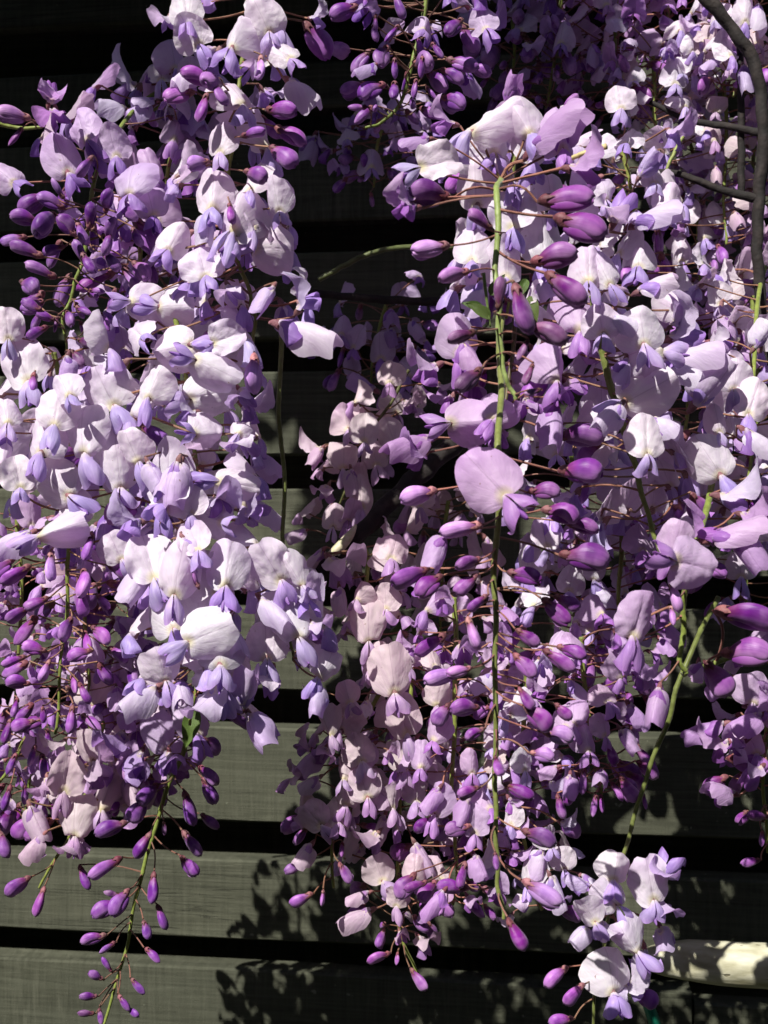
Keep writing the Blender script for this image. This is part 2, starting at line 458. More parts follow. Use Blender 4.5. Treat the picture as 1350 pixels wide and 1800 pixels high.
# ------------------------------------------------------------------ petal meshes
def banner_mesh(seed, bend_x=0.9, bend_y=0.5, lean=52, roll=0.05, wave=0.02, cup=0.05, taper=0.0, vfold=0.0, crump=0.03):
    rnd = random.Random(seed)
    rings, seg = 10, 40
    cy = 0.40
    ph = [rnd.uniform(0, 6.28) for _ in range(4)]
    notch = rnd.uniform(-0.01, 0.055)
    asym = rnd.uniform(-0.05, 0.05)
    vs, uv, pol = [], [], []
    def pos(rho, phi):
        rr = 0.50 + 0.015 * math.cos(2 * phi) - notch * math.exp(-(phi / 0.22) ** 2)
        dphi = math.pi - abs(phi)
        rr -= 0.12 * math.exp(-(dphi / 0.42) ** 2)
        rr *= 1.04 + 0.030 * math.sin(3 * phi + ph[0]) + 0.020 * math.sin(5 * phi + ph[1]) + 0.010 * math.sin(9 * phi + ph[2]) + asym * math.sin(phi)
        x = math.sin(phi) * rr * rho
        y = cy + math.cos(phi) * rr * rho
        x *= 1 - taper * max(0, y - 0.25) * 0.9
        flat = (x, y)
        ax = abs(x)
        z = 1.5 * cup * (1 - math.exp(-ax / 0.055)) * (1.0 - 0.35 * max(0, y))
        z -= roll * max(0.0, (rho - 0.72) / 0.28) ** 2
        z += 1.35 * wave * rho ** 3 * (math.sin(3 * phi + ph[2]) + 0.7 * math.sin(5 * phi + ph[3]) + 0.35 * math.sin(11 * phi + ph[1]))
        z -= (vfold + (0.18 if bend_x > 0 else 0.0)) * ax
        z += 1.4 * crump * (rho ** 1.3) * (noise.noise((x * 4.2 + seed, y * 4.2, 0.3)) + 0.6 * noise.noise((x * 9 + seed, y * 9, 2.3)) + 0.25 * noise.noise((x * 19 + seed, y * 19, 7.3)))
        # bend backwards round an upright and round a level axis
        if abs(bend_x) > 1e-3:
            k = bend_x * (1.0 + 0.5 * y)
            x, z = math.sin(k * x) / k, z - (1 - math.cos(k * x)) / k
        if abs(bend_y) > 1e-3:
            k = bend_y
            y, z = math.sin(k * y) / k, z - (1 - math.cos(k * y)) / k
        a = R(lean)
        y, z = y * math.cos(a) + z * math.sin(a), -y * math.sin(a) + z * math.cos(a)
        return (x, y, z + 0.02), flat
    def put(rho, phi):
        p, (fx, fy) = pos(rho, phi)
        vs.append(p); uv.append((fx + 0.5, fy))
        dx, dy = fx, fy - 0.03
        pol.append((math.atan2(dx, max(dy, -0.2) + 0.12) / math.pi + 0.5, math.hypot(dx, dy)))
    put(0, 0)
    for i in range(1, rings + 1):
        for k in range(seg):
            put(i / rings, -math.pi + 2 * math.pi * (k + 0.0) / seg)
    fs = []
    for k in range(seg):
        fs.append((0, 1 + k, 1 + (k + 1) % seg))
    for i in range(rings - 1):
        for k in range(seg):
            a = 1 + i * seg + k; b = 1 + i * seg + (k + 1) % seg
            fs.append((a, a + seg, b + seg, b))
    fs = [tuple(reversed(f)) for f in fs]
    me = mesh_from('banner_petal', vs, fs, uv, pol)
    me.materials.append(M_BANNER)
    return me

def wing_pts(seed, side, length, width, flare, droop, off):
    rnd = random.Random(seed)
    ns, ntt = 9, 7
    vs, pol, fs = [], [], []
    ph = rnd.uniform(0, 6.28)
    th = R(rnd.uniform(105, 125))
    for i in range(ns + 1):
        s = i / ns
        prof = 0.22 + 0.78 * math.sin(math.pi * 0.5 * min(1, s / 0.62)) ** 1.2
        if s > 0.62: prof *= 1 - 0.16 * ((s - 0.62) / 0.38) ** 2
        hw, hh = width * prof, width * 1.05 * prof
        for k in range(ntt + 1):
            t = k / ntt                      # 0 upper edge, 1 lower edge
            a = th * t
            x = 0.006 + hw * math.sin(a) * (1 - 0.25 * t * t) + flare * s ** 2 * (0.35 + t) * 0.6
            y = 0.06 - droop * s ** 1.7 + 0.05 * math.sin(math.pi * s) - hh * (1 - math.cos(a)) * 0.85
            z = -0.02 + length * s - 0.34 * length * s ** 3 * (1.9 * t - 0.75) ** 2
            if t > 0.7: x += 0.10 * (t - 0.7) * s * (1 + math.sin(5 * s + ph))
            n = 0.016 * s * math.sin(7 * t + 6 * s + ph)
            vs.append((side * (x + n), y + n, z))
            pol.append((t * 0.6, s))
    for i in range(ns):
        for k in range(ntt):
            a = off + i * (ntt + 1) + k
            q = (a, a + 1, a + ntt + 2, a + ntt + 1)
            fs.append(q if side > 0 else tuple(reversed(q)))
    return vs, fs, pol

def wing_mesh(seed, sides, length=0.6, width=0.24, flare=0.05, droop=0.15):
    vs, fs, pol = [], [], []
    for sd in sides:
        a, b, c = wing_pts(seed + sd, sd, length, width, flare, droop, len(vs))
        vs += a; fs += b; pol += c
    me = mesh_from('wing_petal', vs, fs, pol, pol)
    me.materials.append(M_WING)
    return me

def keel_mesh():
    ns, seg = 8, 8
    vs, pol, uv = [], [], []
    for i in range(ns + 1):
        s = i / ns
        w = 0.075 * math.sin(math.pi * min(0.97, s * 0.9 + 0.08)) ** 0.6
        cy = -0.10 - 0.16 * s + 0.14 * s ** 3
        for k in range(seg):
            a = 2 * math.pi * k / seg
            vs.append((math.cos(a) * w * 0.7, cy + math.sin(a) * w * 1.3, 0.50 * s))
            pol.append((k / seg, s)); uv.append((k / seg, s))
    fs = [(i * seg + k, i * seg + (k + 1) % seg, (i + 1) * seg + (k + 1) % seg, (i + 1) * seg + k) for i in range(ns) for k in range(seg)]
    me = mesh_from('keel_petal', vs, fs, uv, pol)
    me.materials.append(M_WING)
    return me

def bud_mesh(seed, fat=1.0, curve=0.10, gape=0.0, sharp=0.0):
    """banner still folded round the inner petals: the margins overlap along the belly"""
    rnd = random.Random(seed)
    ns, seg = 14, 18
    vs, pol, uv = [], [], []
    ph = rnd.uniform(0, 6.28)
    for i in range(ns + 1):
        s = i / ns
        pk = 0.66 - 0.14 * sharp
        if s < pk: core = 0.40 + 0.60 * math.sin(math.pi * 0.5 * s / pk)
        else: core = max(0.0, 1 - ((s - pk) / (1 - pk)) ** (2.3 - 0.7 * sharp)) ** 0.55
        core = max(core, 0.03)
        hw, hh = 0.185 * fat * core, 0.245 * fat * core
        cy = -curve * (2.0 * s - 0.9) ** 2 + curve * 0.8 - 0.07 * core * fat
        for k in range(seg + 1):
            u = k / seg
            a = -math.pi / 2 + (u - 0.5) * 0 + (u * 2 * math.pi)
            spiral = 1 + (0.10 + gape) * (u - 0.5) * (0.4 + 0.6 * s)
            dent = 1 - 0.16 * math.exp(-(min(u, 1 - u) / 0.06) ** 2) * (1 - gape)
            ridge = 1 + 0.10 * math.exp(-((u - 0.5) / 0.07) ** 2)
            wv = 1 + 0.02 * math.sin(9 * s + 3 * a + ph)
            r = spiral * dent * ridge * wv
            x = math.cos(a) * hw * r
            y = cy + math.sin(a) * hh * r
            vs.append((x, y, s * (1 + 0.03 * math.sin(a))))
            pol.append((u, s)); uv.append((u, s))
    fs = []
    st = seg + 1
    for i in range(ns):
        for k in range(seg):
            fs.append((i * st + k, i * st + k + 1, (i + 1) * st + k + 1, (i + 1) * st + k))
    fs.append(tuple(ns * st + k for k in range(seg)))
    if gape > 0.05:                       # the inner petals show between the parted margins
        o0 = len(vs)
        for i in range(9):
            q = i / 8
            c = math.sin(math.pi * (0.06 + 0.90 * q)) ** 0.6
            for k in range(10):
                a = 2 * math.pi * k / 10
                vs.append((math.cos(a) * 0.125 * fat * c, -0.07 * fat - 0.05 + math.sin(a) * 0.19 * fat * c, 0.08 + 0.90 * q))
                pol.append((0.5, 0.45 + 0.5 * q)); uv.append((0.5, q))
        for i in range(8):
            for k in range(10):
                fs.append((o0 + i * 10 + k, o0 + i * 10 + (k + 1) % 10, o0 + (i + 1) * 10 + (k + 1) % 10, o0 + (i + 1) * 10 + k))
    me = mesh_from('closed_petal', vs, fs, uv, pol)
    me.materials.append(M_BUD)
    return me

def calyx_mesh(length, r1, teeth=0.06, drop=0.0):
    ns, seg = 6, 15
    vs, fs = [], []
    for i in range(ns + 1):
        s = i / ns
        r = r1 * (0.24 + 0.76 * math.sin(s * math.pi * 0.5) ** 0.75)
        for k in range(seg):
            a = 2 * math.pi * k / seg
            z = -length + length * s
            rr = r
            if i == ns:
                z += teeth * (1.2 if k % 3 == 0 else -0.2)
                rr = r * (1.05 if k % 3 == 0 else 1.0)
            vs.append((math.cos(a) * rr * 0.92, math.sin(a) * rr * 1.08 + 0.02 * math.sin(math.pi * s) + drop, z - (0.02 if drop else 0)))
    for i in range(ns):
        for k in range(seg):
            fs.append((i * seg + k, i * seg + (k + 1) % seg, (i + 1) * seg + (k + 1) % seg, (i + 1) * seg + k))
    fs.append(tuple(reversed(range(seg))))
    me = mesh_from('calyx', vs, fs)
    me.materials.append(M_CALYX)
    return me

def pedicel_mesh(bow):
    pts = [Vector((0, bow * math.sin(math.pi * i / 6), i / 6)) for i in range(7)]
    vs, fs = [], []
    for i, p in enumerate(pts):
        r = 1.0 + (0.35 if i == 0 else 0) + (0.25 if i == 6 else 0)
        for k in range(6):
            a = 2 * math.pi * k / 6
            # x,y are scaled by the stalk radius, z by its length: keep the bow in radius units
            vs.append((math.cos(a) * r, math.sin(a) * r + p.y, p.z))
    for i in range(6):
        for k in range(6):
            fs.append((i * 6 + k, i * 6 + (k + 1) % 6, (i + 1) * 6 + (k + 1) % 6, (i + 1) * 6 + k))
    me = mesh_from('pedicel', vs, fs)
    me.materials.append(M_PED)
    return me

BANNERS = [
    banner_mesh(1, 0.35, 0.15, 52, 0.02, 0.022, 0.035, 0, 0.15, 0.04),
    banner_mesh(2, 0.55, 0.30, 50, 0.03, 0.030, 0.04, 0, 0.3, 0.05),
    banner_mesh(3, 1.1, 0.10, 54, 0.02, 0.026, 0.045, 0.25, 0.0, 0.05),
    banner_mesh(4, 0.25, 0.55, 48, 0.03, 0.034, 0.035, 0.1, 0.5, 0.05),
    banner_mesh(5, 1.8, 0.20, 55, 0.04, 0.030, 0.045, 0.45, 0.2, 0.05),
    banner_mesh(6, 0.7, 1.3, 42, 0.08, 0.040, 0.04, 0.0, 0.2, 0.06),
    banner_mesh(7, 0.5, -0.3, 58, -0.02, 0.028, 0.05, 0.2, 0.35, 0.05),
    banner_mesh(8, 0.1, 0.2, 52, 0.05, 0.036, 0.045, 0, 0.6, 0.05),
    banner_mesh(9, 1.9, 0.4, 50, 0.04, 0.034, 0.04, 0.5, 0.3, 0.06),
    banner_mesh(10, 0.7, 0.3, 50, 0.02, 0.055, 0.04, 0.1, 0.1, 0.07),
    banner_mesh(11, -0.6, 0.3, 52, 0.02, 0.034, 0.03, 0.1, -0.15, 0.06),
    banner_mesh(12, 0.4, -0.6, 60, 0.0, 0.045, 0.04, 0.2, 0.7, 0.05),
    banner_mesh(13, 1.6, 0.9, 46, 0.05, 0.045, 0.03, 0.4, 0.9, 0.07),
    banner_mesh(14, 1.2, 1.8, 38, 0.08, 0.045, 0.03, 0.2, 0.3, 0.08),
    banner_mesh(15, 0.9, 0.4, 56, 0.10, 0.060, 0.05, 0.3, 0.9, 0.06),
]
HOODS = [                              # banners not yet reflexed, still arched over the wings
    banner_mesh(21, -2.8, -0.8, -66, -0.05, 0.030, -0.03, 0.1, -0.25, 0.05),
    banner_mesh(22, -3.3, -0.9, -60, -0.06, 0.035, -0.03, 0.2, -0.3, 0.05),
    banner_mesh(23, -2.2, 0.6, -35, 0.06, 0.045, 0.02, 0.1, -0.2, 0.07),
    banner_mesh(25, -2.6, 0.9, -48, 0.06, 0.045, -0.02),
]
WPAR = [(0.60, 0.25, 0.0, 0.16), (0.54, 0.28, 0.03, 0.08), (0.62, 0.24, 0.05, 0.22), (0.52, 0.26, 0.11, 0.06), (0.64, 0.23, 0.01, 0.26), (0.58, 0.25, 0.18, 0.12)]
WINGS = [(wing_mesh(31 + 5 * i, (1,), *p), wing_mesh(31 + 5 * i, (-1,), *p)) for i, p in enumerate(WPAR)]
WPAIRS = [wing_mesh(31 + 5 * i, (1, -1), *p) for i, p in enumerate(WPAR)]
KEEL = keel_mesh()
BUDS = [bud_mesh(41, 1.0, 0.10, 0.1), bud_mesh(42, 1.10, 0.15, 0.25), bud_mesh(43, 0.9, 0.08), bud_mesh(44, 1.15, 0.10, 0.5), bud_mesh(45, 1.0, 0.18, 0.4), bud_mesh(46, 1.05, 0.06, 0.7)]
SMALL = [bud_mesh(51, 0.92, 0.05, 0, 0.7), bud_mesh(52, 0.82, 0.08, 0, 0.9), bud_mesh(53, 1.0, 0.06, 0.1, 0.6)]
CALYX_F = calyx_mesh(0.20, 0.080, 0.035, -0.055)
CALYX_B = calyx_mesh(0.24, 0.138, 0.14)
CALYX_S = calyx_mesh(0.20, 0.150, 0.16)
PEDS = [pedicel_mesh(2.0), pedicel_mesh(-3.5), pedicel_mesh(5.0), pedicel_mesh(7.0)]

# ------------------------------------------------------------------ flowers
def jit(c, a=0.06, rnd=random):
    k = 1 + rnd.uniform(-a, a)
    return (max(0, min(0.9, c[0] * k * (1 + rnd.uniform(-a, a) * .5))), max(0, min(0.9, c[1] * k * (1 + rnd.uniform(-a, a) * .5))), max(0, min(0.92, c[2] * k)), 1)

def lerp(a, b, t): return tuple(a[i] * (1 - t) + b[i] * t for i in range(3))

PAL = {   # banner, wings, bud, calyx of open flowers, calyx of buds
    'white': ((0.86, 0.83, 0.86), (0.48, 0.35, 0.72), (0.25, 0.040, 0.34), (0.33, 0.19, 0.18), (0.17, 0.045, 0.060)),
    'lilac': ((0.68, 0.53, 0.72), (0.45, 0.21, 0.58), (0.17, 0.014, 0.22), (0.30, 0.14, 0.15), (0.14, 0.032, 0.045)),
    'cream': ((0.76, 0.66, 0.66), (0.54, 0.35, 0.60), (0.25, 0.060, 0.31), (0.36, 0.20, 0.17), (0.18, 0.06, 0.065)),  # partly aged petals, partly warm bounced light in shade put into the colour
    'violet': ((0.68, 0.57, 0.76), (0.33, 0.17, 0.56), (0.14, 0.016, 0.25), (0.28, 0.11, 0.14), (0.13, 0.032, 0.050)),  # also darkens the back clusters, shade between blooms put into their colour
}
PED_COL = {'white': (0.26, 0.12, 0.08), 'lilac': (0.27, 0.11, 0.085), 'cream': (0.22, 0.10, 0.06), 'violet': (0.20, 0.09, 0.065)}
N_FLOWERS = [0]

def frame(F, U):
    F = F.normalized()
    S = U.cross(F)
    if S.length < 1e-5: S = Vector((1, 0, 0))
    S.normalize()
    U = F.cross(S).normalized()
    return Matrix((S, U, F)).transposed().to_4x4()

def add_pedicel(root, M, start, end, rad, colr):
    d = end - start
    L = d.length
    if L < 0.002: return
    p = new_obj('pedicel', random.choice(PEDS), None, root)
    W = Matrix.Translation(start) @ d.to_track_quat('Z', 'Y').to_matrix().to_4x4() @ Matrix.Rotation(random.uniform(0, 6.28), 4, 'Z') @ Matrix.Diagonal((rad, rad, L, 1))
    p.matrix_basis = M.inverted() @ W
    p.color = jit(colr, 0.2)

def open_flower(raceme, base, throat, F, U, width, stem_pt, pal, keel=True, mesh=None):
    """throat: world position where banner meets calyx"""
    rnd = random
    pb, pw, _, pc, _ = PAL[pal]
    M = Matrix.Translation(throat) @ frame(F, U) @ Matrix.Scale(width, 4)
    f = new_obj('flower', CALYX_F, None, raceme)
    f.matrix_basis = Matrix.Translation(-base) @ M
    f.color = jit(pc, 0.2)
    b = new_obj('banner_petal', mesh or rnd.choice(BANNERS), None, f)
    b.color = jit(pb if keel or rnd.random() > 0.05 else lerp(pb, (0.55, 0.40, 0.26), rnd.uniform(0.2, 0.5)), 0.05)
    b.scale = (rnd.choice((-1, 1)) * rnd.uniform(0.86, 1.10), rnd.uniform(0.84, 1.12), rnd.uniform(0.8, 1.3))
    b.rotation_euler = (R(rnd.uniform(-14, 10)), R(rnd.uniform(-14, 14)), R(rnd.uniform(-12, 12))) if mesh is None else (0, 0, 0)
    w = rnd.choice(WINGS)
    wc = jit(lerp(pw, pb, rnd.uniform(0, 0.35)), 0.10)
    parts = ((w[0], rnd.uniform(-4, 5)), (w[1], rnd.uniform(-5, 4))) if keel else ((rnd.choice(WPAIRS), rnd.uniform(-8, 8)),)
    for me, ry in parts:
        o = new_obj('wing_petal', me, None, f)
        o.color = wc
        o.rotation_euler = (R(rnd.uniform(-8, 16)), R(ry), R(rnd.uniform(-8, 8)))
        k = rnd.uniform(0.85, 1.12); o.scale = (k, k * rnd.uniform(0.9, 1.15), rnd.uniform(0.8, 1.12))
    if keel and width > 0.021:
        o = new_obj('keel_petal', KEEL, None, f); o.color = jit(lerp(pw, PAL[pal][2], 0.4), 0.1)
    add_pedicel(f, M, stem_pt, M @ Vector((0, -0.055, -0.21)), max(0.00042, width * 0.026), PED_COL[pal])
    N_FLOWERS[0] += 1
    return f

def half_flower(raceme, base, throat, F, U, width, stem_pt, pal, full=True):
    rnd = random
    pb, pw, pu, pc, pcb = PAL[pal]
    M = Matrix.Translation(throat) @ frame(F, U) @ Matrix.Scale(width, 4)
    f = new_obj('flower', CALYX_F, None, raceme)
    f.matrix_basis = Matrix.Translation(-base) @ M
    f.color = jit(lerp(pc, pcb, 0.4), 0.2)
    b = new_obj('banner_petal', rnd.choice(HOODS), None, f)
    b.color = jit(lerp(pb, pw, rnd.uniform(0.1, 0.6)), 0.07)
    b.scale = (rnd.choice((-1, 1)) * rnd.uniform(0.8, 1.05), rnd.uniform(0.85, 1.1), rnd.uniform(0.8, 1.2))
    w = rnd.choice(WINGS)
    wc = jit(lerp(pw, pu, rnd.uniform(0, 0.4)), 0.10)
    for me in (w if full else (rnd.choice(WPAIRS),)):
        o = new_obj('wing_petal', me, None, f)
        o.color = wc
        o.rotation_euler = (R(rnd.uniform(-6, 10)), R(rnd.uniform(-8, 8)), 0)
    add_pedicel(f, M, stem_pt, M @ Vector((0, -0.055, -0.21)), max(0.00045, width * 0.028), PED_COL[pal])
    N_FLOWERS[0] += 1
    return f

def bud(raceme, base, start, F, U, length, stem_pt, pal, small=False, pale=0.0, mesh=None, dark=0.0):
    rnd = random
    pb, pw, pu, pc, pcb = PAL[pal]
    M = Matrix.Translation(start) @ frame(F, U) @ Matrix.Scale(length, 4)
    f = new_obj('flower_bud', CALYX_S if small else CALYX_B, None, raceme)
    f.matrix_basis = Matrix.Translation(-base) @ M
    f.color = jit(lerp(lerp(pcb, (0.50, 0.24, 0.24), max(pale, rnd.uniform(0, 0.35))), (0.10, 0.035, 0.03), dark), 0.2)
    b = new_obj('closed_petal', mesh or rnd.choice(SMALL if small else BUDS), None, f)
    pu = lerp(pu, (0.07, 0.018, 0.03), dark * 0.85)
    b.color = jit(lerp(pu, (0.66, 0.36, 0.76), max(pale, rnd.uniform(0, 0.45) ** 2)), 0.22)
    b.scale = (rnd.choice((-1, 1)) * rnd.uniform(0.88, 1.2), rnd.uniform(0.88, 1.2), rnd.uniform(0.9, 1.1))
    b.rotation_euler = (R(rnd.uniform(-8, 8)), R(rnd.uniform(-6, 6)), R(rnd.uniform(-25, 25)))
    b.location = (0, 0, -0.05)
    add_pedicel(f, M, stem_pt, M @ Vector((0, 0, -0.25)), max(0.00040, length * 0.030), PED_COL[pal])
    N_FLOWERS[0] += 1
    return f

# ------------------------------------------------------------------ racemes
ALL_HERO = []           # (px, py, radius px, depth)
GAPS = [(60, -50, 262, 128), (540, 330, 580, 480), (470, 690, 545, 880), (600, 930, 640, 985), (575, 1125, 640, 1200), (400, 1300, 505, 1800),
        (340, 1590, 520, 1800), (1000, 130, 1085, 165), (1190, 1230, 1262, 1300), (1150, 1290, 1240, 1470), (1195, 1400, 1300, 1800), (0, 1600, 130, 1800), (640, 1650, 960, 1800)]
RACEMES = []

class Raceme:
    def __init__(self, label, path, pal, heroes='', fill=None, d=0.6, spread=46, rad=1.25, stem_col=(0.20, 0.25, 0.05), group='wisteria flower clusters hanging in front of the fence'):
        self.label, self.pal, self.d, self.spread, self.fill, self.rad, self.stem_col, self.group = label, pal, d, spread, fill, rad, stem_col, group
        self.pts = smooth_path([at(p[0], p[1], p[2] if len(p) > 2 else d) for p in path], 8)
        wb = random.uniform(0, 99)
        for i, p in enumerate(self.pts):
            p += Vector((noise.noise((i * 0.17, wb, 1)), noise.noise((i * 0.17, wb, 5)), 0)) * 0.0022
        self.heroes = []
        for tok in heroes.split(';'):
            tok = tok.split()
            if not tok: continue
            self.heroes.append((tok[0], [float(v) for v in tok[1:]]))
        RACEMES.append(self)

    def near(self, p, lift=0.004):
        """a point of the stem a little above p"""
        q = p + Vector((0, 0, lift))
        best = min(self.pts, key=lambda a: (a - q).length)
        return best.copy()

    def build(self):
        root = bpy.data.objects.new('flower_cluster', None)
        col.objects.link(root)
        root.empty_display_size = 0.02
        base = self.pts[0]
        root.location = base
        tag(root, self.label, 'flower cluster', self.group)
        self.root, self.base = root, base
        # stem, knobbly where stalks leave it, thinner to the tip
        n = len(self.pts)
        radii = [self.rad * 0.001 * (1.15 - 0.55 * i / (n - 1)) for i in range(n)]
        sd = random.uniform(0, 50)
        fine = []
        fr = []
        for i in range(n - 1):
            for k in range(3):
                t = k / 3
                fine.append(self.pts[i].lerp(self.pts[i + 1], t)); fr.append(radii[i])
        fine.append(self.pts[-1]); fr.append(radii[-1])
        vs, fs = tube([p - base for p in fine], fr, 8, lambda i, k, p: 0.55 * max(0, noise.noise((i * 0.9, k * 1.7, sd)) - 0.18) + 0.10 * noise.noise((p.x * 300, p.z * 300, sd)))
        st = new_obj('stem', mesh_from('stem', vs, fs), M_STEM, root)
        st.color = jit(self.stem_col, 0.12)
        for k, a in self.heroes:
            self.hero(k, a)

    def hero(self, kind, a):
        x, y, s, ang = a[:4]
        tilt = a[4] if len(a) > 4 else None
        base = self.base
        sd = Vector((math.cos(R(ang)), 0, -math.sin(R(ang))))
        n = Vector((0, -1, 0))
        # depth: on the near face of the cluster
        q = at(x, y, self.d)
        c = min(self.pts, key=lambda p: abs(p.z - q.z) + 0.3 * abs(p.x - q.x))
        rr = self.spread * 0.001 * 0.75
        dx = min(abs(q.x - c.x) / rr, 1.0)
        d = c.y - rr * math.sqrt(max(0.0, 1 - dx * dx)) * random.uniform(0.55, 1.0)
        mm = d / FPX
        ALL_HERO.append((x, y, s * 0.5, d))
        if kind[0] == 'o':
            t = R((38 if tilt is None else tilt) + random.uniform(-16, 14))
            F = sd * math.cos(t) + n * math.sin(t)
            yaw = random.gauss(0, 14) if tilt is None else 0
            U = -sd * math.sin(t) + n * math.cos(t)
            rot = Matrix.Rotation(R(yaw), 3, Vector((0, 0, 1)))
            F, U = rot @ F, rot @ U
            s *= random.uniform(0.88, 1.0) if tilt is None else 1.0
            cen = at(x, y, d)
            thr = cen + sd * (0.40 * s * mm)
            open_flower(self.root, base, thr, F, U, s * mm, self.near(thr - F * s * mm * .3), 'white' if 'w' in kind else self.pal, True, BANNERS[0] if tilt else None)
        elif kind == 'h':
            t = R((18 if tilt is None else tilt) + random.uniform(-12, 12))
            F = sd * math.cos(t) + n * math.sin(t)
            U = Vector((0, -0.35, 1)) if abs(sd.z) < 0.8 else Vector((random.choice((-0.5, 0.5)), -0.9, 0.1))
            w = s * mm * 1.02
            thr = at(x, y, d) - F * (0.34 * w)
            half_flower(self.root, base, thr, F, U, w, self.near(thr - F * w * .3), self.pal)
        else:
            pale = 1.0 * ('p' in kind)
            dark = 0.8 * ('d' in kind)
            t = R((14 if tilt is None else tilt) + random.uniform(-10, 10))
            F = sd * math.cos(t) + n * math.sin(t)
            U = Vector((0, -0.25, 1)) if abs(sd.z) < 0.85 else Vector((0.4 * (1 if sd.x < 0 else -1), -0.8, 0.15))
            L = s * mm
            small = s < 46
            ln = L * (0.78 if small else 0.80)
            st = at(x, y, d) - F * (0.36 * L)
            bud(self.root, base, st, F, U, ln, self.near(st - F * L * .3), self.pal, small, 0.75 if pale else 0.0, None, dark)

    def filler(self):
        if not self.fill: return
        n, t0, t1, t_open, t_bud, wid, mode = self.fill
        pts = self.pts
        m = len(pts) - 1
        az = random.uniform(0, 6.28)
        for i in range(n):
            t = t0 + (t1 - t0) * (i + random.random() * 0.6) / n
            f = t * m
            k = min(int(f), m - 1)
            p = pts[k].lerp(pts[k + 1], f - k)
            az += 2.39996
            a = az + random.uniform(-0.3, 0.3)
            out = Vector((math.cos(a), math.sin(a), 0))
            if mode == 'back' and out.y < 0.15: out.y = abs(out.y) + 0.2; out.normalize()
            tt = (t - t0) / max(1e-6, t1 - t0)
            sp = self.spread * 0.001
            pl = sp * (0.62 if tt < t_open else (0.60 - 0.30 * (tt - t_open) / max(1e-3, 1 - t_open))) * random.uniform(0.75, 1.15)
            rise = random.uniform(-0.15, 0.35)
            end = p + (out + Vector((0, 0, rise))).normalized() * pl
            px, py = to_px(end)
            if any(g[0] <= px <= g[2] and g[1] <= py <= g[3] for g in GAPS): continue
            clash = False
            for hx, hy, hr, hd in ALL_HERO:
                if end.y < hd + 0.006 and (px - hx) ** 2 + (py - hy) ** 2 < (hr * 1.15) ** 2:
                    clash = True; break
            if clash: continue
            end_fence = FENCE_D - end.x * FENCE_T - 0.026
            if end.y > end_fence: end.y = end_fence
            down = R(random.uniform(15, 55))
            F = out * math.cos(down) - Vector((0, 0, 1)) * math.sin(down)
            tw = Matrix.Rotation(random.uniform(-0.5, 0.5), 3, 'Z')
            F = tw @ F
            U = Vector((0, 0, 1)) + out * 0.3
            w = wid * 0.00092 * random.uniform(0.78, 1.15)
            px, py = to_px(end)
            if py < -110 or py > 1850 or px < -110 or px > 1460: continue
            if tt < t_open: kind, sz = ('o' if random.random() < (0.80 if self.pal == 'white' else 0.55) else 'h'), w * (1.0 if out.y < 0 else 0.92)
            elif tt < t_bud: kind, sz = ('h', w * 0.92) if random.random() < 0.5 else ('b', w * 0.85)
            else:
                e = (tt - t_bud) / max(1e-3, 1 - t_bud)
                kind, sz = ('s' if e > 0.45 else 'b'), w * (0.88 - 0.42 * e)
            if out.y > 0.1 and kind == 'o' and random.random() < 0.30: kind = 'b'; sz *= 0.85
            if out.y > 0.1 and random.random() < 0.22: continue
            SPECS.append((self, kind, end, F, U, sz, p, px, py))

def make_fillers():
    """leave out the flowers that lie wholly behind several others"""
    cell = 12
    cover = {}
    def cells(x, y, r):
        for gx in range(int((x - r) // cell), int((x + r) // cell) + 1):
            for gy in range(int((y - r) // cell), int((y + r) // cell) + 1):
                if (gx * cell + 6 - x) ** 2 + (gy * cell + 6 - y) ** 2 <= r * r + 40: yield gx, gy
    for hx, hy, hr, hd in ALL_HERO:
        for c in cells(hx, hy, hr * 0.62): cover.setdefault(c, []).append(hd)
    for r, kind, end, F, U, sz, p, px, py in SPECS:
        q = to_px(end + (Vector((0, 0, 0.3 * sz)) if kind == 'o' else F * sz * 0.4))
        for c in cells(q[0], q[1], sz / end.y * FPX * (0.32 if kind in 'oh' else 0.2)): cover.setdefault(c, []).append(end.y)
    cut = 0
    for r, kind, end, F, U, sz, p, px, py in SPECS:
        hidden = all(sum(1 for d in cover.get(c, ()) if d < end.y - 0.012) >= 3 for c in cells(px, py, sz / end.y * FPX * 0.75))
        if hidden: cut += 1; continue
        if kind == 'o': open_flower(r.root, r.base, end, F, U, sz, p, r.pal, False)
        elif kind == 'h': half_flower(r.root, r.base, end, F, U, sz, p, r.pal, False)
        else: bud(r.root, r.base, end, F, U, sz, p, r.pal, kind == 's')
    print('fillers', len(SPECS), 'hidden', cut)

SPECS = []
RC = Raceme
# --- left half
RC('white-lilac cluster cut by the top edge, its stem ending in one hanging dark bud',
   [(450, -110), (432, 60), (420, 150), (408, 260), (403, 345)], 'white',
   'o 415 52 102 105;o 337 57 72 60;o 469 31 80 80;h 292 45 52 100;o 330 8 74 90;o 500 85 66 60;h 530 155 78 40;b 342 135 64 200;b 308 168 66 165;b 355 190 60 105;b 387 165 52 60;bp 456 125 56 95;'
   'b 497 195 64 12;b 512 240 66 32;b 448 233 50 350;b 500 272 64 32;b 455 305 54 12;bp 345 285 46 170;b 404 378 46 88;h 560 32 44 20;h 430 130 50 120',
   (26, 0.0, 0.62, 0.75, 0.9, 23, 'all'), 0.56, 44)
RC('sparse cluster tip reaching in from the left edge near the top, with upright pink-white petals',
   [(-90, 190), (-20, 215), (45, 225), (75, 225)], 'lilac',
   'h 90 158 60 -75;h 98 212 62 80;bp 22 198 60 195;b 27 240 44 120', None, 0.60, 40)
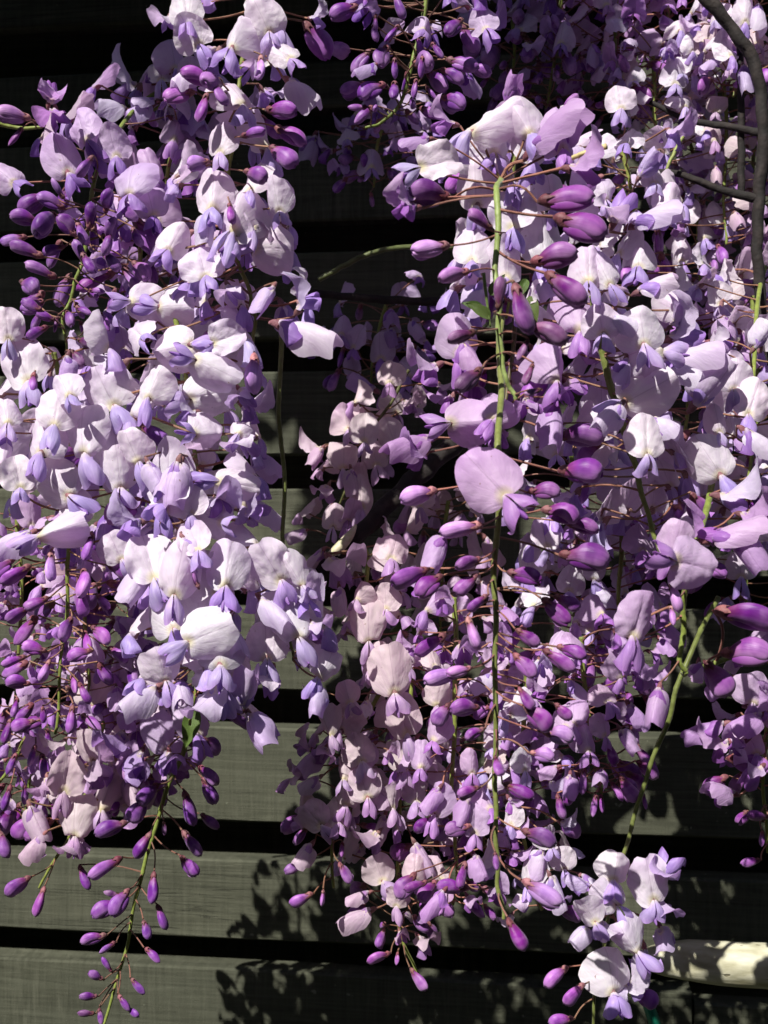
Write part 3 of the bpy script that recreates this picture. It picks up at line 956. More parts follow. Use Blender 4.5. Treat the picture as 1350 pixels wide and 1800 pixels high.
RC('small shaded cluster pointing left against the dark gap near the top',
   [(330, 120), (300, 170), (255, 200)], 'white',
   'h 214 150 72 172;h 200 187 60 180;h 248 190 54 150;h 258 175 44 170', (6, 0.0, 1.0, 0.8, 1.0, 21, 'all'), 0.68, 34)
RC('dense cluster at the upper left, pale on top above deep purple buds',
   [(330, 130, 0.70), (240, 190, 0.66), (172, 300), (150, 430), (128, 510), (112, 570), (118, 625)], 'violet',
   'o 106 280 82 60;o 140 222 76 60;o 160 243 76 75;o 203 250 68 85;b 148 296 52 120;b 180 257 50 100;o 5 305 76 40;b 88 352 52 210;b 189 348 50 280;b 158 376 50 275;b 197 402 52 290;b 223 370 52 60;'
   'b 41 384 52 190;b 145 415 56 70;b 189 430 52 100;b 44 440 62 200;b 140 440 56 250;o 223 310 90 80;o 270 352 76 90;b 67 476 62 200;b 57 502 52 20;b 155 465 52 60;b 197 463 56 50;b 251 476 52 40;'
   'b 171 512 34 10;b 197 528 46 100;b 150 546 40 20;b 54 535 42 210;b 78 556 38 200;bd 98 572 34 100;b 60 585 50 150;bd 171 585 42 15;bd 153 600 40 10;bd 137 631 42 50;h 114 645 56 100;b 20 420 50 170;b 100 330 44 240;b 240 420 46 70;b 115 395 48 230;b 90 440 46 160',
   (40, 0.0, 0.85, 0.4, 0.55, 23, 'all'), 0.60, 52)
RC('white cluster left of the centre gap, tip curving right to a single round lilac bud',
   [(395, 230), (400, 350), (412, 445), (440, 525), (451, 565), (447, 625)], 'white',
   'o 373 337 88 90;o 415 372 96 100;o 487 347 74 80;bp 390 418 42 90;o 311 415 82 120;o 485 448 102 195;o 354 458 88 75;h 410 520 62 60;h 540 522 72 -50;h 525 577 98 18;bp 450 662 78 85;o 254 530 74 180;o 306 545 84 190;h 470 520 60 120;h 365 395 56 90;o 440 310 70 90',
   (34, 0.0, 0.85, 0.9, 1.0, 24, 'all'), 0.57, 46)
RC('big bank of white flowers at the left, petals overlapping like shells',
   [(300, 520), (320, 640), (335, 760), (345, 850), (340, 905)], 'white',
   'o 228 580 78 30;o 306 605 90 0;o 399 590 74 150;o 373 640 88 195;o 365 697 94 170;o 179 683 104 55;o 264 673 76 100;o 210 826 94 85;o 233 782 88 70;o 373 766 88 185;h 433 787 68 80;h 430 704 60 60;o 415 847 86 180;h 306 840 78 100;h 455 890 80 -30;o 365 910 78 20;o 330 880 70 80;o 430 745 58 120;h 270 830 60 60;h 322 725 56 170',
   (46, 0.0, 1.0, 1.0, 1.0, 24.5, 'all'), 0.57, 54)
RC('white cluster on the left edge turning to purple buds along a straight green stem below',
   [(95, 620), (105, 760), (118, 900), (120, 1010), (108, 1150), (95, 1290)], 'white',
   'o 101 714 94 100;o 73 764 88 95;o 140 764 96 75;o 93 849 98 40;o 36 834 64 90;o 98 926 98 150;o 15 720 66 90;h 10 785 52 90;o 44 637 92 80;o 15 575 62 90;b 54 680 52 100;o 109 673 74 60;bp 91 998 58 80;b 156 967 62 95;b 145 1061 52 80;b 179 1115 50 30;b 213 1004 56 20;b 57 1138 47 200;b 26 1081 56 150;bp 78 1183 47 110;'
   'b 213 1149 52 20;b 124 1268 54 95;b 75 1258 32 90;b 150 1221 46 60;b 28 1200 47 190;b 135 1149 50 170;b 36 1273 47 170;b 20 1160 47 170;h 30 945 70 155;b 25 1010 60 150;b 185 1060 44 40;b 60 1060 50 160',
   (44, 0.0, 0.95, 0.45, 0.55, 24, 'all'), 0.58, 50)
RC('white cluster left of centre whose lowest flowers hang clear in front of the fence board',
   [(350, 900), (350, 1000), (348, 1100), (345, 1200), (330, 1275)], 'white',
   'o 399 998 90 95;o 288 1076 104 60;o 358 1112 88 150;o 389 1133 102 92;o 285 1170 84 75;h 249 1221 80 150;h 373 1240 88 95;h 435 1221 78 -75;h 446 1278 74 60;h 467 1205 72 110;o 259 983 100 70;o 306 1014 98 90;bp 340 1011 47 250;h 244 1025 76 120;o 200 960 80 60;h 300 1235 60 95;o 345 940 80 80;h 330 965 60 60',
   (40, 0.0, 0.9, 1.0, 1.0, 24.5, 'all'), 0.56, 50)
RC('thin half-bare green stem beside the dark centre gap, pale flowers clustered at its lower end',
   [(490, 560), (492, 700), (498, 860), (500, 990), (510, 1100), (515, 1160)], 'white',
   'o 485 988 88 75;o 513 1089 92 70;o 467 1128 82 85;o 568 1167 74 110;h 555 1226 62 100;o 520 1010 60 60;h 475 1065 66 40;h 560 1110 60 50', (16, 0.72, 1.0, 1.0, 1.0, 24, 'all'), 0.57, 40, 1.15, (0.13, 0.17, 0.04))
RC('long bud-covered cluster tip slanting down to the bottom edge at the left',
   [(345, 1230), (320, 1320), (290, 1400), (262, 1490), (240, 1580), (215, 1690), (183, 1800)], 'violet',
   'o 290 1294 76 90;h 300 1345 60 80;b 334 1423 64 70;b 373 1394 60 55;b 371 1443 44 30;b 340 1487 62 50;b 334 1526 52 50;b 236 1428 57 130;b 192 1456 60 165;b 249 1490 57 120;b 181 1529 70 150;b 150 1544 47 60;b 267 1563 56 95;b 207 1588 57 130;b 184 1599 57 160;b 288 1614 50 60;b 259 1638 42 65;bd 194 1570 37 200;'
   'b 161 1651 50 165;b 187 1666 36 150;b 272 1679 42 30;b 187 1695 34 240;b 166 1713 36 220;b 244 1734 38 40;b 153 1752 36 185;b 220 1767 42 50;b 236 1780 32 20;bd 148 1781 36 190;b 176 1788 30 80;bd 288 1459 30 90;h 240 1345 66 110;h 205 1310 70 120', (12, 0.0, 0.3, 0.6, 1.0, 23, 'all'), 0.66, 40, 1.35)
RC('cluster at the lower left with cream flowers and a short bent green stem end',
   [(190, 1230), (170, 1320), (140, 1420), (112, 1490), (65, 1562)], 'cream',
   'o 150 1315 78 60;o 117 1362 74 100;o 132 1443 74 90;h 132 1490 56 95;o 184 1395 78 100;h 62 1438 62 60;h 57 1487 62 130;h 85 1384 47 70;b 28 1555 52 155;b 70 1586 52 105;b 39 1456 57 130;h 230 1385 60 60;h 175 1360 70 20',
   (26, 0.0, 0.6, 0.9, 1.0, 23, 'all'), 0.68, 44)
RC('purple buds on a leaning green stem at the left edge low down',
   [(75, 1230), (45, 1300), (10, 1360), (-40, 1420)], 'violet',
   'b 13 1407 52 100;b 10 1487 52 60;b 57 1330 42 100;b 20 1345 44 110;b 45 1400 40 80;b 85 1300 40 80', (10, 0.0, 1.0, 0.1, 0.3, 21, 'all'), 0.70, 38)
RC('purple-shadowed cluster deep between the left edge stem and the white flowers left of centre',
   [(235, 800), (230, 950), (225, 1100), (215, 1260)], 'violet', '', (50, 0.0, 1.0, 0.45, 0.6, 22, 'all'), 0.68, 50)
RC('half-hidden cluster behind the white bank at the left, mostly purple shade',
   [(250, 420), (240, 560), (210, 700), (190, 840)], 'violet', '', (50, 0.0, 1.0, 0.8, 0.9, 23, 'all'), 0.68, 55)
RC('half-hidden lilac cluster behind the top left flowers below the dark fence gap',
   [(320, 190), (300, 300), (280, 420), (260, 520)], 'lilac', 'o 310 223 72 100;o 258 290 74 60', (44, 0.0, 1.0, 0.8, 0.9, 23, 'all'), 0.67, 52)
# --- centre
RC('shaded purple cluster cut by the top edge, ending in a curled green tip',
   [(760, -110), (745, 20), (728, 110), (703, 180), (672, 215), (642, 224)], 'violet',
   'b 702 12 56 70;o 748 31 64 100;b 795 47 52 140;o 842 31 64 60;h 865 57 58 30;b 738 83 47 80;b 816 114 62 20;b 694 122 42 90;b 743 119 42 90;b 728 158 42 100;b 847 124 47 20;b 660 44 37 90;b 759 166 37 60;b 800 176 52 20;b 596 86 56 20;b 658 60 42 90;b 648 156 62 160;b 627 190 37 170;b 643 10 44 90;b 600 20 60 160;h 645 118 47 150;b 690 60 44 120;b 770 90 44 60;h 640 30 60 120',
   (40, 0.0, 0.75, 0.4, 0.5, 22, 'all'), 0.64, 52)
RC('dim cluster in the shade under the curled green tip near the top',
   [(690, 190), (665, 250), (655, 330)], 'violet', 'o 653 275 60 90;h 550 258 58 100;h 600 300 44 100', (34, 0.0, 1.0, 0.6, 0.8, 19, 'all'), 0.78, 52)
RC('dark violet flowers sunk in shadow under the horizontal bare branch',
   [(680, 535), (660, 600), (650, 680)], 'violet', 'o 665 610 58 80;o 600 570 50 90;h 690 590 40 80;o 720 640 62 100;h 640 672 60 -150;b 565 600 40 80;b 600 630 40 100', (36, 0.0, 1.0, 0.8, 1.0, 19, 'all'), 0.80, 62)
RC('small pale cluster in the centre above the dark diagonal branch',
   [(720, 650), (690, 705), (640, 780), (600, 880), (575, 950)], 'cream',
   'o 609 735 60 80;o 599 802 58 80;o 658 797 64 80;o 640 757 52 90;o 635 868 62 90;h 570 870 50 110;o 585 910 48 90;h 560 800 40 120;o 690 760 56 80;h 620 840 44 80', (30, 0.15, 1.0, 0.95, 1.0, 21, 'all'), 0.72, 40, 1.0, (0.10, 0.10, 0.03))
RC('loose pale flowers just below the pale end of the diagonal branch',
   [(640, 960), (645, 1020), (650, 1090), (640, 1130)], 'cream',
   'h 604 1004 92 45;o 648 1102 68 90;o 679 1050 62 90;o 627 1035 54 90;h 600 1050 50 80', (16, 0.0, 1.0, 1.0, 1.0, 21, 'all'), 0.64, 36)
# --- centre bottom
RC('low centre cluster with cream flowers and a thin green tip above the fence gap',
   [(700, 1140), (650, 1250), (605, 1360), (588, 1460), (583, 1560)], 'cream',
   'o 689 1190 86 80;o 632 1315 68 80;o 612 1391 68 100;o 550 1433 62 50;h 521 1443 47 210;o 643 1381 62 80;h 534 1500 56 130;b 513 1526 38 160;b 524 1581 52 160;b 568 1581 32 90;b 606 1539 46 65;o 575 1273 58 70;o 612 1216 54 80;h 530 1310 46 200;h 545 1375 50 150;o 600 1350 56 80;h 565 1330 50 120;h 640 1250 50 100',
   (60, 0.1, 0.82, 0.85, 0.92, 17.5, 'all'), 0.61, 42)
RC('low centre cluster ending in a thin thread of tiny buds that dangles lowest',
   [(725, 1150), (712, 1300), (700, 1440), (702, 1590), (706, 1660), (738, 1712)], 'cream',
   'o 710 1263 78 80;o 767 1216 64 90;o 661 1529 66 60;h 630 1607 62 160;o 697 1573 58 90;b 741 1625 44 45;b 736 1723 46 50;b 697 1687 26 100;b 663 1682 46 170;h 650 1480 56 130;h 740 1500 56 60;o 690 1400 56 90;h 670 1450 50 110',
   (64, 0.0, 0.72, 0.85, 0.95, 17.5, 'all'), 0.62, 44)
RC('lilac cluster in the low centre just left of the long central stem',
   [(800, 1050), (800, 1200), (795, 1380), (800, 1500), (800, 1590)], 'lilac',
   'b 754 1138 76 145;bp 774 1188 72 175;b 816 1242 57 190;b 774 1258 52 130;b 800 1456 52 175;b 790 1557 66 190;h 767 1580 52 130;o 740 1330 56 90;o 830 1340 54 90;h 760 1400 54 130;h 820 1420 50 110;b 740 1450 46 150;h 830 1590 44 60;b 730 1560 46 160',
   (70, 0.0, 1.0, 0.75, 0.85, 17.5, 'all'), 0.60, 46)
RC('crumpled white flowers hanging low right of the long central stem',
   [(925, 1180), (918, 1320), (910, 1430), (930, 1520), (950, 1600)], 'white',
   'o 965 1470 56 80;o 985 1510 58 70;h 950 1510 50 100;h 975 1560 56 70;h 915 1590 44 110;h 985 1590 46 60;h 1000 1450 40 20', (46, 0.0, 1.0, 0.9, 1.0, 17, 'all'), 0.61, 40)
RC('dark purple cluster right of centre low down with thin buds drooping aside',
   [(1020, 1120), (1035, 1250), (1045, 1340), (1060, 1400)], 'lilac',
   'o 1036 1297 68 90;b 1106 1391 56 60;b 1132 1410 32 90;b 1047 1417 42 95;b 1023 1376 52 100;b 1075 1330 50 80;h 1000 1380 50 100;b 985 1420 46 80;h 1100 1300 54 60', (56, 0.0, 1.0, 0.55, 0.75, 18, 'all'), 0.60, 42)
RC('deep pale cluster hidden behind the upper half of the long central stem',
   [(790, 880), (780, 1000), (775, 1120)], 'cream', '', (34, 0.0, 1.0, 0.9, 1.0, 22, 'all'), 0.72, 46)
RC('mixed cluster behind the right side buds of the long central stem',
   [(1000, 770), (1010, 900), (1015, 1040), (1005, 1160)], 'white', 'o 1090 849 88 80;o 1000 1020 60 90;h 1060 1040 60 60;o 965 940 66 100;o 1040 1000 56 80', (60, 0.0, 1.0, 0.8, 0.9, 22, 'all'), 0.66, 54)
# --- foreground, right of centre
RC('big white flowers directly behind the reddish stalks of the nearest upper cluster',
   [(905, 190), (905, 300), (900, 420), (890, 560)], 'white',
   'o 870 240 90 95;o 930 250 90 85;o 820 270 80 150;o 840 330 92 95;o 905 370 92 95;o 955 425 92 90;o 832 430 84 95;o 965 335 84 80;o 900 290 80 90;h 845 520 80 95;o 890 460 84 90;h 960 500 70 70',
   (24, 0.0, 1.0, 1.0, 1.0, 25, 'back'), 0.60, 46)
RC('nearest upper cluster, fat purple buds on red stalks around a pale green stem',
   [(884, 312, 0.60), (879, 322, 0.54), (876, 335, 0.495), (872, 440, 0.485), (874, 530, 0.48), (882, 620, 0.48), (893, 672, 0.48), (910, 702, 0.48)], 'lilac',
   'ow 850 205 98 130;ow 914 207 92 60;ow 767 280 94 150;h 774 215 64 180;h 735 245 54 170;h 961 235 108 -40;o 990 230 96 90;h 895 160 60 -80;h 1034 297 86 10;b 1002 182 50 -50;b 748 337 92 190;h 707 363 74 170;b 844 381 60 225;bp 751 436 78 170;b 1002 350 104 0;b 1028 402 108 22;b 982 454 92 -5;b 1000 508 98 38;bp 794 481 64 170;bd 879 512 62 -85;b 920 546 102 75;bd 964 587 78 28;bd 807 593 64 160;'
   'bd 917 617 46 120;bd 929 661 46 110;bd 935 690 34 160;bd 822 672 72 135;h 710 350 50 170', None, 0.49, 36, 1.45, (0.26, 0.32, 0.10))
RC('open lilac flowers around the brown tip of the nearest upper cluster',
   [(900, 500, 0.58), (905, 600, 0.58), (890, 700, 0.57), (880, 760, 0.56)], 'lilac',
   'o 808 587 98 85;h 822 618 60 60;h 740 655 84 150;o 982 637 94 95;o 880 712 88 120;h 977 735 80 95;o 823 738 90 170;h 728 775 84 165;h 728 806 64 150;b 1023 762 88 -5;o 1023 548 98 95;h 1044 605 66 90;h 1008 695 74 60;h 930 720 60 80', (16, 0.0, 1.0, 1.0, 1.0, 24, 'back'), 0.53, 44, 1.2, (0.10, 0.08, 0.03))
RC('long central cluster, purple buds down both sides of a straight green stem',
   [(884, 560, 0.57), (878, 680, 0.535), (875, 780, 0.50), (873, 860), (872, 1000), (871, 1150), (871, 1320), (871, 1450), (874, 1550), (886, 1615)], 'lilac',
   'o 857 838 122 48 44;b 1028 826 88 -2;bp 728 872 78 165;b 961 860 62 -10;b 994 900 78 5;b 1030 927 72 15;b 1033 977 92 2;bp 807 930 78 170;h 775 962 62 110;b 718 1013 78 160;b 748 1030 68 150;b 816 1030 58 140;b 926 1015 68 15;b 985 1075 74 35;bp 831 1116 62 75;b 1000 1058 52 20;'
   'b 987 1159 68 25;b 1008 1143 57 10;b 925 1172 60 45;b 951 1263 68 35;b 995 1252 47 35;bp 987 1294 62 10;bp 956 1325 46 0;b 917 1391 64 20;b 951 1474 68 20;bp 956 1568 78 25;b 909 1650 70 65;b 873 1348 46 90 60;b 873 1516 44 90 60;b 925 1230 48 60;b 830 1290 46 160;b 930 1120 50 30;bp 805 1180 50 170;b 820 1390 46 170;b 835 1060 50 150;b 820 990 56 165',
   None, 0.50, 40, 1.45, (0.17, 0.20, 0.05))
# --- right
RC('white cluster at the right around a slanting green stem, petals turned aside',
   [(1045, 520), (1062, 640), (1090, 740), (1118, 830), (1145, 920), (1162, 970)], 'white',
   'o 1127 574 88 80;o 1132 612 94 10;h 1189 645 70 20;h 1215 580 98 -15;h 1210 616 88 -5;o 1127 691 98 150;h 1075 722 66 140;h 1246 683 102 -55;h 1148 500 74 -20;o 1189 523 74 70;o 1034 465 84 90;o 1137 771 74 90;o 1060 480 70 60;h 1090 560 60 20;o 1060 560 80 90;h 1165 745 70 30;h 1200 560 60 -30;h 1100 650 60 100',
   (46, 0.0, 0.85, 0.95, 1.0, 24.5, 'back'), 0.56, 50, 1.7, (0.15, 0.19, 0.045))
RC('cluster at the right edge with one large crisp white banner over drooping lilac petals',
   [(1345, 470, 0.70), (1325, 600, 0.62), (1320, 800), (1300, 920)], 'white',
   'o 1251 806 100 62;h 1300 878 90 15;h 1340 592 62 -60;o 1320 700 84 100;o 1290 660 74 90;h 1330 770 70 40;o 1265 740 60 90;h 1270 600 60 -20', (44, 0.0, 1.0, 0.95, 1.0, 24, 'back'), 0.58, 50)
RC('near lilac cluster by the right edge with broad banners and a forked green stem below',
   [(1275, 780, 0.62), (1240, 890, 0.56), (1215, 990), (1200, 1080), (1198, 1160), (1208, 1185)], 'lilac',
   'o 1222 1000 112 200;h 1277 935 92 -20;o 1194 950 80 110;o 1117 1083 100 100;h 1110 1156 64 100;bp 1188 1052 62 80;h 1153 1232 68 110;h 1310 960 70 60;h 1330 910 70 20;h 1240 930 70 -30;bp 1185 1085 44 80', None, 0.51, 40, 1.6)
RC('big purple buds on stout stalks entering from the right edge',
   [(1200, 1185, 0.53), (1260, 1165, 0.53), (1330, 1140, 0.53), (1400, 1130, 0.53)], 'lilac',
   'b 1319 1087 114 12;b 1319 1145 94 -8;b 1267 1195 78 50;h 1230 1180 44 95', None, 0.53, 30, 1.4)
RC('pale lilac cluster cut by the right edge low down, two buds at its lower side',
   [(1390, 1130), (1350, 1250), (1345, 1400), (1350, 1500)], 'lilac',
   'o 1324 1210 74 90;h 1319 1263 64 160;h 1340 1242 62 0;b 1319 1340 74 5;h 1313 1362 78 150;h 1272 1388 68 200;b 1329 1435 47 190;b 1340 1477 32 95;b 1316 1516 42 170;o 1330 1300 70 90;h 1290 1310 56 160', (44, 0.0, 0.8, 0.7, 0.8, 20, 'all'), 0.62, 42)
RC('isolated cluster on a long bare slanting stem beside the pale bar at the bottom right',
   [(1262, 1050, 0.60), (1205, 1170), (1170, 1275), (1130, 1390), (1098, 1500), (1070, 1610), (1052, 1710), (1042, 1815)], 'white',
   'o 1078 1522 72 90;h 1176 1517 80 -68;o 1149 1553 84 90;h 1157 1600 72 95;h 1168 1652 60 70;o 1073 1570 74 60;h 1022 1551 48 200;o 1034 1600 72 60;h 1062 1642 60 80;o 1104 1648 84 58;h 1135 1692 62 90;h 1124 1732 66 0;o 1070 1714 86 75;b 1140 1752 56 25;b 1003 1747 57 150;b 971 1718 64 155;b 982 1793 52 180;h 1020 1640 50 140;h 1092 1756 52 85',
   None, 0.575, 36, 1.25, (0.16, 0.19, 0.045))
RC('half-shaded mass of white flowers between the nearest upper cluster and the dark trunk',
   [(1090, 250), (1110, 330), (1120, 420), (1130, 520)], 'white', 'h 1090 360 88 -70;h 1140 380 84 -20;o 1125 440 84 95;o 1060 330 60 80;o 1150 300 64 90;o 1175 350 66 90;h 1135 290 60 -60', (60, 0.0, 1.0, 0.95, 1.0, 22, 'all'), 0.68, 58)
RC('backlit cluster in the upper right beside the dark trunk, small flowers on dark stems',
   [(1190, 150), (1215, 270), (1225, 380), (1230, 500)], 'white', 'o 1200 440 56 90;o 1235 400 54 80;h 1210 280 56 0;o 1165 190 50 90;h 1220 340 50 40', (60, 0.0, 1.0, 0.85, 0.95, 20, 'all'), 0.78, 54)
RC('small lilac cluster behind the dark trunk on the right edge',
   [(1330, 230), (1320, 360), (1310, 500), (1300, 560)], 'lilac', '', (64, 0.0, 1.0, 0.8, 0.9, 18, 'all'), 0.78, 54)
RC('pale cluster at the top right corner partly behind the bent trunk',
   [(1310, -60), (1315, 60), (1290, 170)], 'white', 'h 1335 25 60 90;o 1310 20 58 90;h 1308 130 50 90;o 1285 80 52 90', (50, 0.0, 1.0, 0.8, 0.95, 18, 'all'), 0.72, 50)
RC('lilac cluster at the top edge left of the bent trunk',
   [(1180, -80), (1175, 30), (1170, 140)], 'lilac', '', (64, 0.0, 1.0, 0.75, 0.85, 18, 'all'), 0.76, 52)
RC('shadowed purple cluster hanging from the top edge above the nearest upper cluster',
   [(990, -90), (985, 30), (970, 130), (960, 190)], 'violet', 'o 985 55 60 90;h 930 90 44 80;h 1040 90 44 100', (60, 0.0, 1.0, 0.5, 0.7, 20, 'all'), 0.76, 56)
RC('shadowed lilac cluster between the top edge and the visible patch of fence',
   [(1085, -90), (1085, 20), (1080, 130), (1075, 200)], 'lilac', '', (60, 0.0, 1.0, 0.65, 0.8, 20, 'all'), 0.74, 52)
RC('shadowed cluster filling the upper right below the top edge, close to the fence',
   [(890, -90), (900, 30), (905, 120), (900, 180)], 'violet', '', (44, 0.0, 1.0, 0.4, 0.6, 20, 'all'), 0.78, 50)
RC('lilac flowers behind the right white cluster at the height of the slanting stem',
   [(1200, 560), (1210, 700), (1190, 850), (1180, 1000)], 'lilac', '', (70, 0.0, 1.0, 0.9, 1.0, 22, 'all'), 0.70, 58)
RC('lilac and white flowers behind the near lilac cluster at the right edge',
   [(1320, 520), (1330, 700), (1320, 900), (1310, 1080)], 'white', '', (60, 0.0, 1.0, 0.9, 1.0, 22, 'all'), 0.72, 52)
RC('shaded lilac cluster below the slanting stem, behind the long central buds',
   [(1100, 880), (1090, 1000), (1085, 1120), (1080, 1240)], 'lilac', '', (64, 0.0, 1.0, 0.7, 0.85, 18.5, 'all'), 0.63, 44)
RC('dense lilac cluster low in the centre behind the dangling tips',
   [(860, 1150), (865, 1280), (860, 1400), (850, 1500)], 'lilac', '', (64, 0.0, 1.0, 0.8, 0.9, 17.5, 'all'), 0.64, 44)

RC('deep purple cluster at the left edge behind the straight green stem',
   [(30, 900), (35, 1020), (30, 1150), (20, 1290)], 'lilac', '', (50, 0.0, 1.0, 0.8, 0.9, 19, 'all'), 0.68, 46)
RC('purple cluster behind the straight green stem, above the cream flowers at the lower left',
   [(150, 950), (150, 1080), (155, 1200), (160, 1300)], 'lilac', '', (56, 0.0, 1.0, 0.8, 0.9, 19, 'all'), 0.66, 46)
RC('lilac cluster between the cream flowers at the lower left and the long bud-covered tip',
   [(245, 1180), (245, 1260), (240, 1340), (225, 1400)], 'lilac', '', (44, 0.0, 1.0, 0.75, 0.9, 21, 'all'), 0.70, 42)
RC('shaded purple cluster low at the left edge above the two lowest buds',
   [(60, 1240), (60, 1320), (50, 1400), (40, 1450)], 'lilac', '', (36, 0.0, 1.0, 0.6, 0.8, 20, 'all'), 0.72, 38)
RC('sunlit pale cluster in front of the trunk near the right edge',
   [(1270, 90), (1275, 200), (1270, 330), (1275, 430)], 'cream', '', (64, 0.0, 1.0, 0.9, 1.0, 18, 'all'), 0.74, 54)
RC('sunlit white cluster left of the side branch at the upper right',
   [(1150, 90), (1150, 190), (1165, 300)], 'white', '', (54, 0.0, 1.0, 0.9, 1.0, 18, 'all'), 0.73, 50)
for r in RACEMES: r.build()
for r in RACEMES: r.filler()
make_fillers()

# ------------------------------------------------------------------ vine wood
def branch(label, path, r0, r1, seed, mat=M_BARK, name='vine_branch', cat='branch', colr=None):
    pts = smooth_path([at(*p) for p in path], 10)
    n = len(pts)
    base = pts[0]
    radii = [r0 + (r1 - r0) * i / (n - 1) for i in range(n)]
    vs, fs = tube([p - base + Vector((noise.noise((i * .35, seed, 0)), noise.noise((i * .35, seed, 4)), noise.noise((i * .35, seed, 8)))) * r0 * 0.35 for i, p in enumerate(pts)], radii, 12,
                  lambda i, k, p: 0.22 * noise.noise((p.x * 70 + k * .5, p.y * 70 + seed, p.z * 70)) + 0.10 * noise.noise((i * 0.8, k * 2.1, seed)))
    o = new_obj(name, mesh_from(name, vs, fs), mat)
    o.location = base
    if colr: o.color = (*colr, 1)
    tag(o, label, cat, 'bare wood of the wisteria vine')
    return o

branch('dark diagonal vine branch in the centre with a pale end at its lower left', [(840, 745, 0.66), (770, 805, 0.66), (690, 880, 0.655), (600, 968, 0.65), (530, 1050, 0.66)], 0.0062, 0.0046, 3)
branch('thin horizontal bare branch crossing the dark gap in the centre', [(520, 512, 0.74), (600, 520, 0.74), (690, 528, 0.74), (790, 530, 0.74), (900, 525, 0.74)], 0.0024, 0.0030, 5)
branch('dark upright trunk near the right edge, bending left at the top', [(1190, -60, 0.68), (1262, 20, 0.68), (1325, 110, 0.68), (1342, 240, 0.68), (1332, 380, 0.68), (1336, 520, 0.68), (1352, 640, 0.68)], 0.0038, 0.0032, 7)
branch('dark side branch joining the trunk near the right edge', [(1110, 302, 0.70), (1190, 305, 0.69), (1270, 335, 0.685), (1340, 350, 0.68)], 0.0015, 0.0028, 9)
branch('thin upright dark twig left of the trunk near the right edge', [(1300, 60, 0.70), (1302, 150, 0.70), (1303, 260, 0.70), (1303, 340, 0.70)], 0.0022, 0.0022, 11)
branch('dark twig slanting from the trunk towards the fence patch at the upper right', [(1345, 235, 0.69), (1280, 222, 0.70), (1200, 208, 0.71), (1130, 170, 0.72)], 0.0026, 0.0014, 13)
branch('green knobbly shoot rising right across the dark gap in the centre', [(560, 492, 0.66), (600, 470, 0.66), (650, 446, 0.66), (720, 434, 0.665), (800, 436, 0.67)], 0.0017, 0.0014, 15, M_STEM, 'green_shoot', 'shoot', (0.08, 0.10, 0.03))
branch('short pale cut twig poking out beside the top of the nearest upper cluster', [(1005, 278, 0.515), (1030, 268, 0.512), (1066, 257, 0.508)], 0.0011, 0.0013, 17, M_PED, 'cut_twig', 'twig', (0.55, 0.42, 0.22))
branch('greenish lit shoot end hanging in front of the side branch at the upper right', [(1215, 215, 0.68), (1195, 250, 0.68), (1175, 290, 0.68), (1165, 330, 0.68)], 0.0013, 0.0009, 19, M_STEM, 'green_shoot', 'shoot', (0.26, 0.30, 0.09))

# pale end piece on the diagonal branch belongs to it
sp_pts = [at(572, 978, 0.640), at(590, 968, 0.640), at(612, 945, 0.641), at(626, 922, 0.643)]
vs, fs = tube([p - sp_pts[0] for p in smooth_path(sp_pts, 4)], [0.0006 + 0.0024 * math.sin(math.pi * i / 12) for i in range(13)], 6)
o = new_obj('pale_end', mesh_from('pale_end', vs, fs), M_PED, bpy.data.objects['vine_branch'])
o.location = sp_pts[0] - bpy.data.objects['vine_branch'].location
o.color = (0.55, 0.50, 0.36, 1)

# ------------------------------------------------------------------ small leaves
def leaf_mesh(seed):
    rnd = random.Random(seed)
    vs, fs, n = [], [], 9
    for i in range(n + 1):
        s = i / n
        w = 0.26 * math.sin(math.pi * s ** 0.8) ** 0.8 * (1 - 0.3 * s) + 0.004
        for t in (-1, -0.5, 0, 0.5, 1):
            vs.append((w * t, 0.10 * abs(t) * w * 4 - 0.22 * s * s + 0.02 * math.sin(9 * s + 3 * t + seed), s))
    for i in range(n):
        for k in range(4):
            a = i * 5 + k
            fs.append((a, a + 1, a + 6, a + 5))
    me = mesh_from('leaf', vs, fs)
    me.materials.append(M_LEAF)
    return me
LEAVES = [leaf_mesh(i) for i in range(4)]

def leafy_shoot(label, path, leaves, d, colr=(0.09, 0.14, 0.03)):
    pts = smooth_path([at(p[0], p[1], d) for p in path], 6)
    root = bpy.data.objects.new('leafy_shoot', None)
    col.objects.link(root)
    root.location = pts[0]
    tag(root, label, 'shoot', 'young leafy shoots of the vine')
    vs, fs = tube([p - pts[0] for p in pts], [0.0009 - 0.0004 * i / len(pts) for i in range(len(pts))], 6)
    st = new_obj('stem', mesh_from('stem', vs, fs), M_STEM, root)
    st.color = (*colr, 1)
    for (x, y, L, ang) in leaves:
        p = at(x, y, d)
        F = Vector((math.cos(R(ang)), -0.35, -math.sin(R(ang))))
        o = new_obj('leaf', random.choice(LEAVES), None, root)
        o.matrix_basis = Matrix.Translation(p - pts[0]) @ frame(F, Vector((random.uniform(-.3, .3), -1, 0.3))) @ Matrix.Scale(L * d / FPX, 4)
        o.color = jit(colr, 0.2)

leafy_shoot('small green leaves showing beside the stem of the nearest upper cluster', [(850, 480), (856, 530), (862, 575)],
            [(862, 560, 50, 215), (850, 545, 40, 200), (862, 520, 44, -60), (930, 520, 48, 75), (925, 490, 36, 110)], 0.56)
leafy_shoot('tuft of thin green leaves low in the centre beside the long stem', [(760, 1060), (735, 1085), (715, 1110)],
            [(735, 1085, 40, 100), (720, 1100, 42, 160), (740, 1075, 36, 60), (725, 1110, 40, 120)], 0.70)
leafy_shoot('green leaf and stem behind the lowest white flowers left of centre', [(345, 1200), (350, 1250), (325, 1310)],
            [(345, 1245, 70, 105), (350, 1185, 60, 10), (300, 1185, 60, 175)], 0.60)

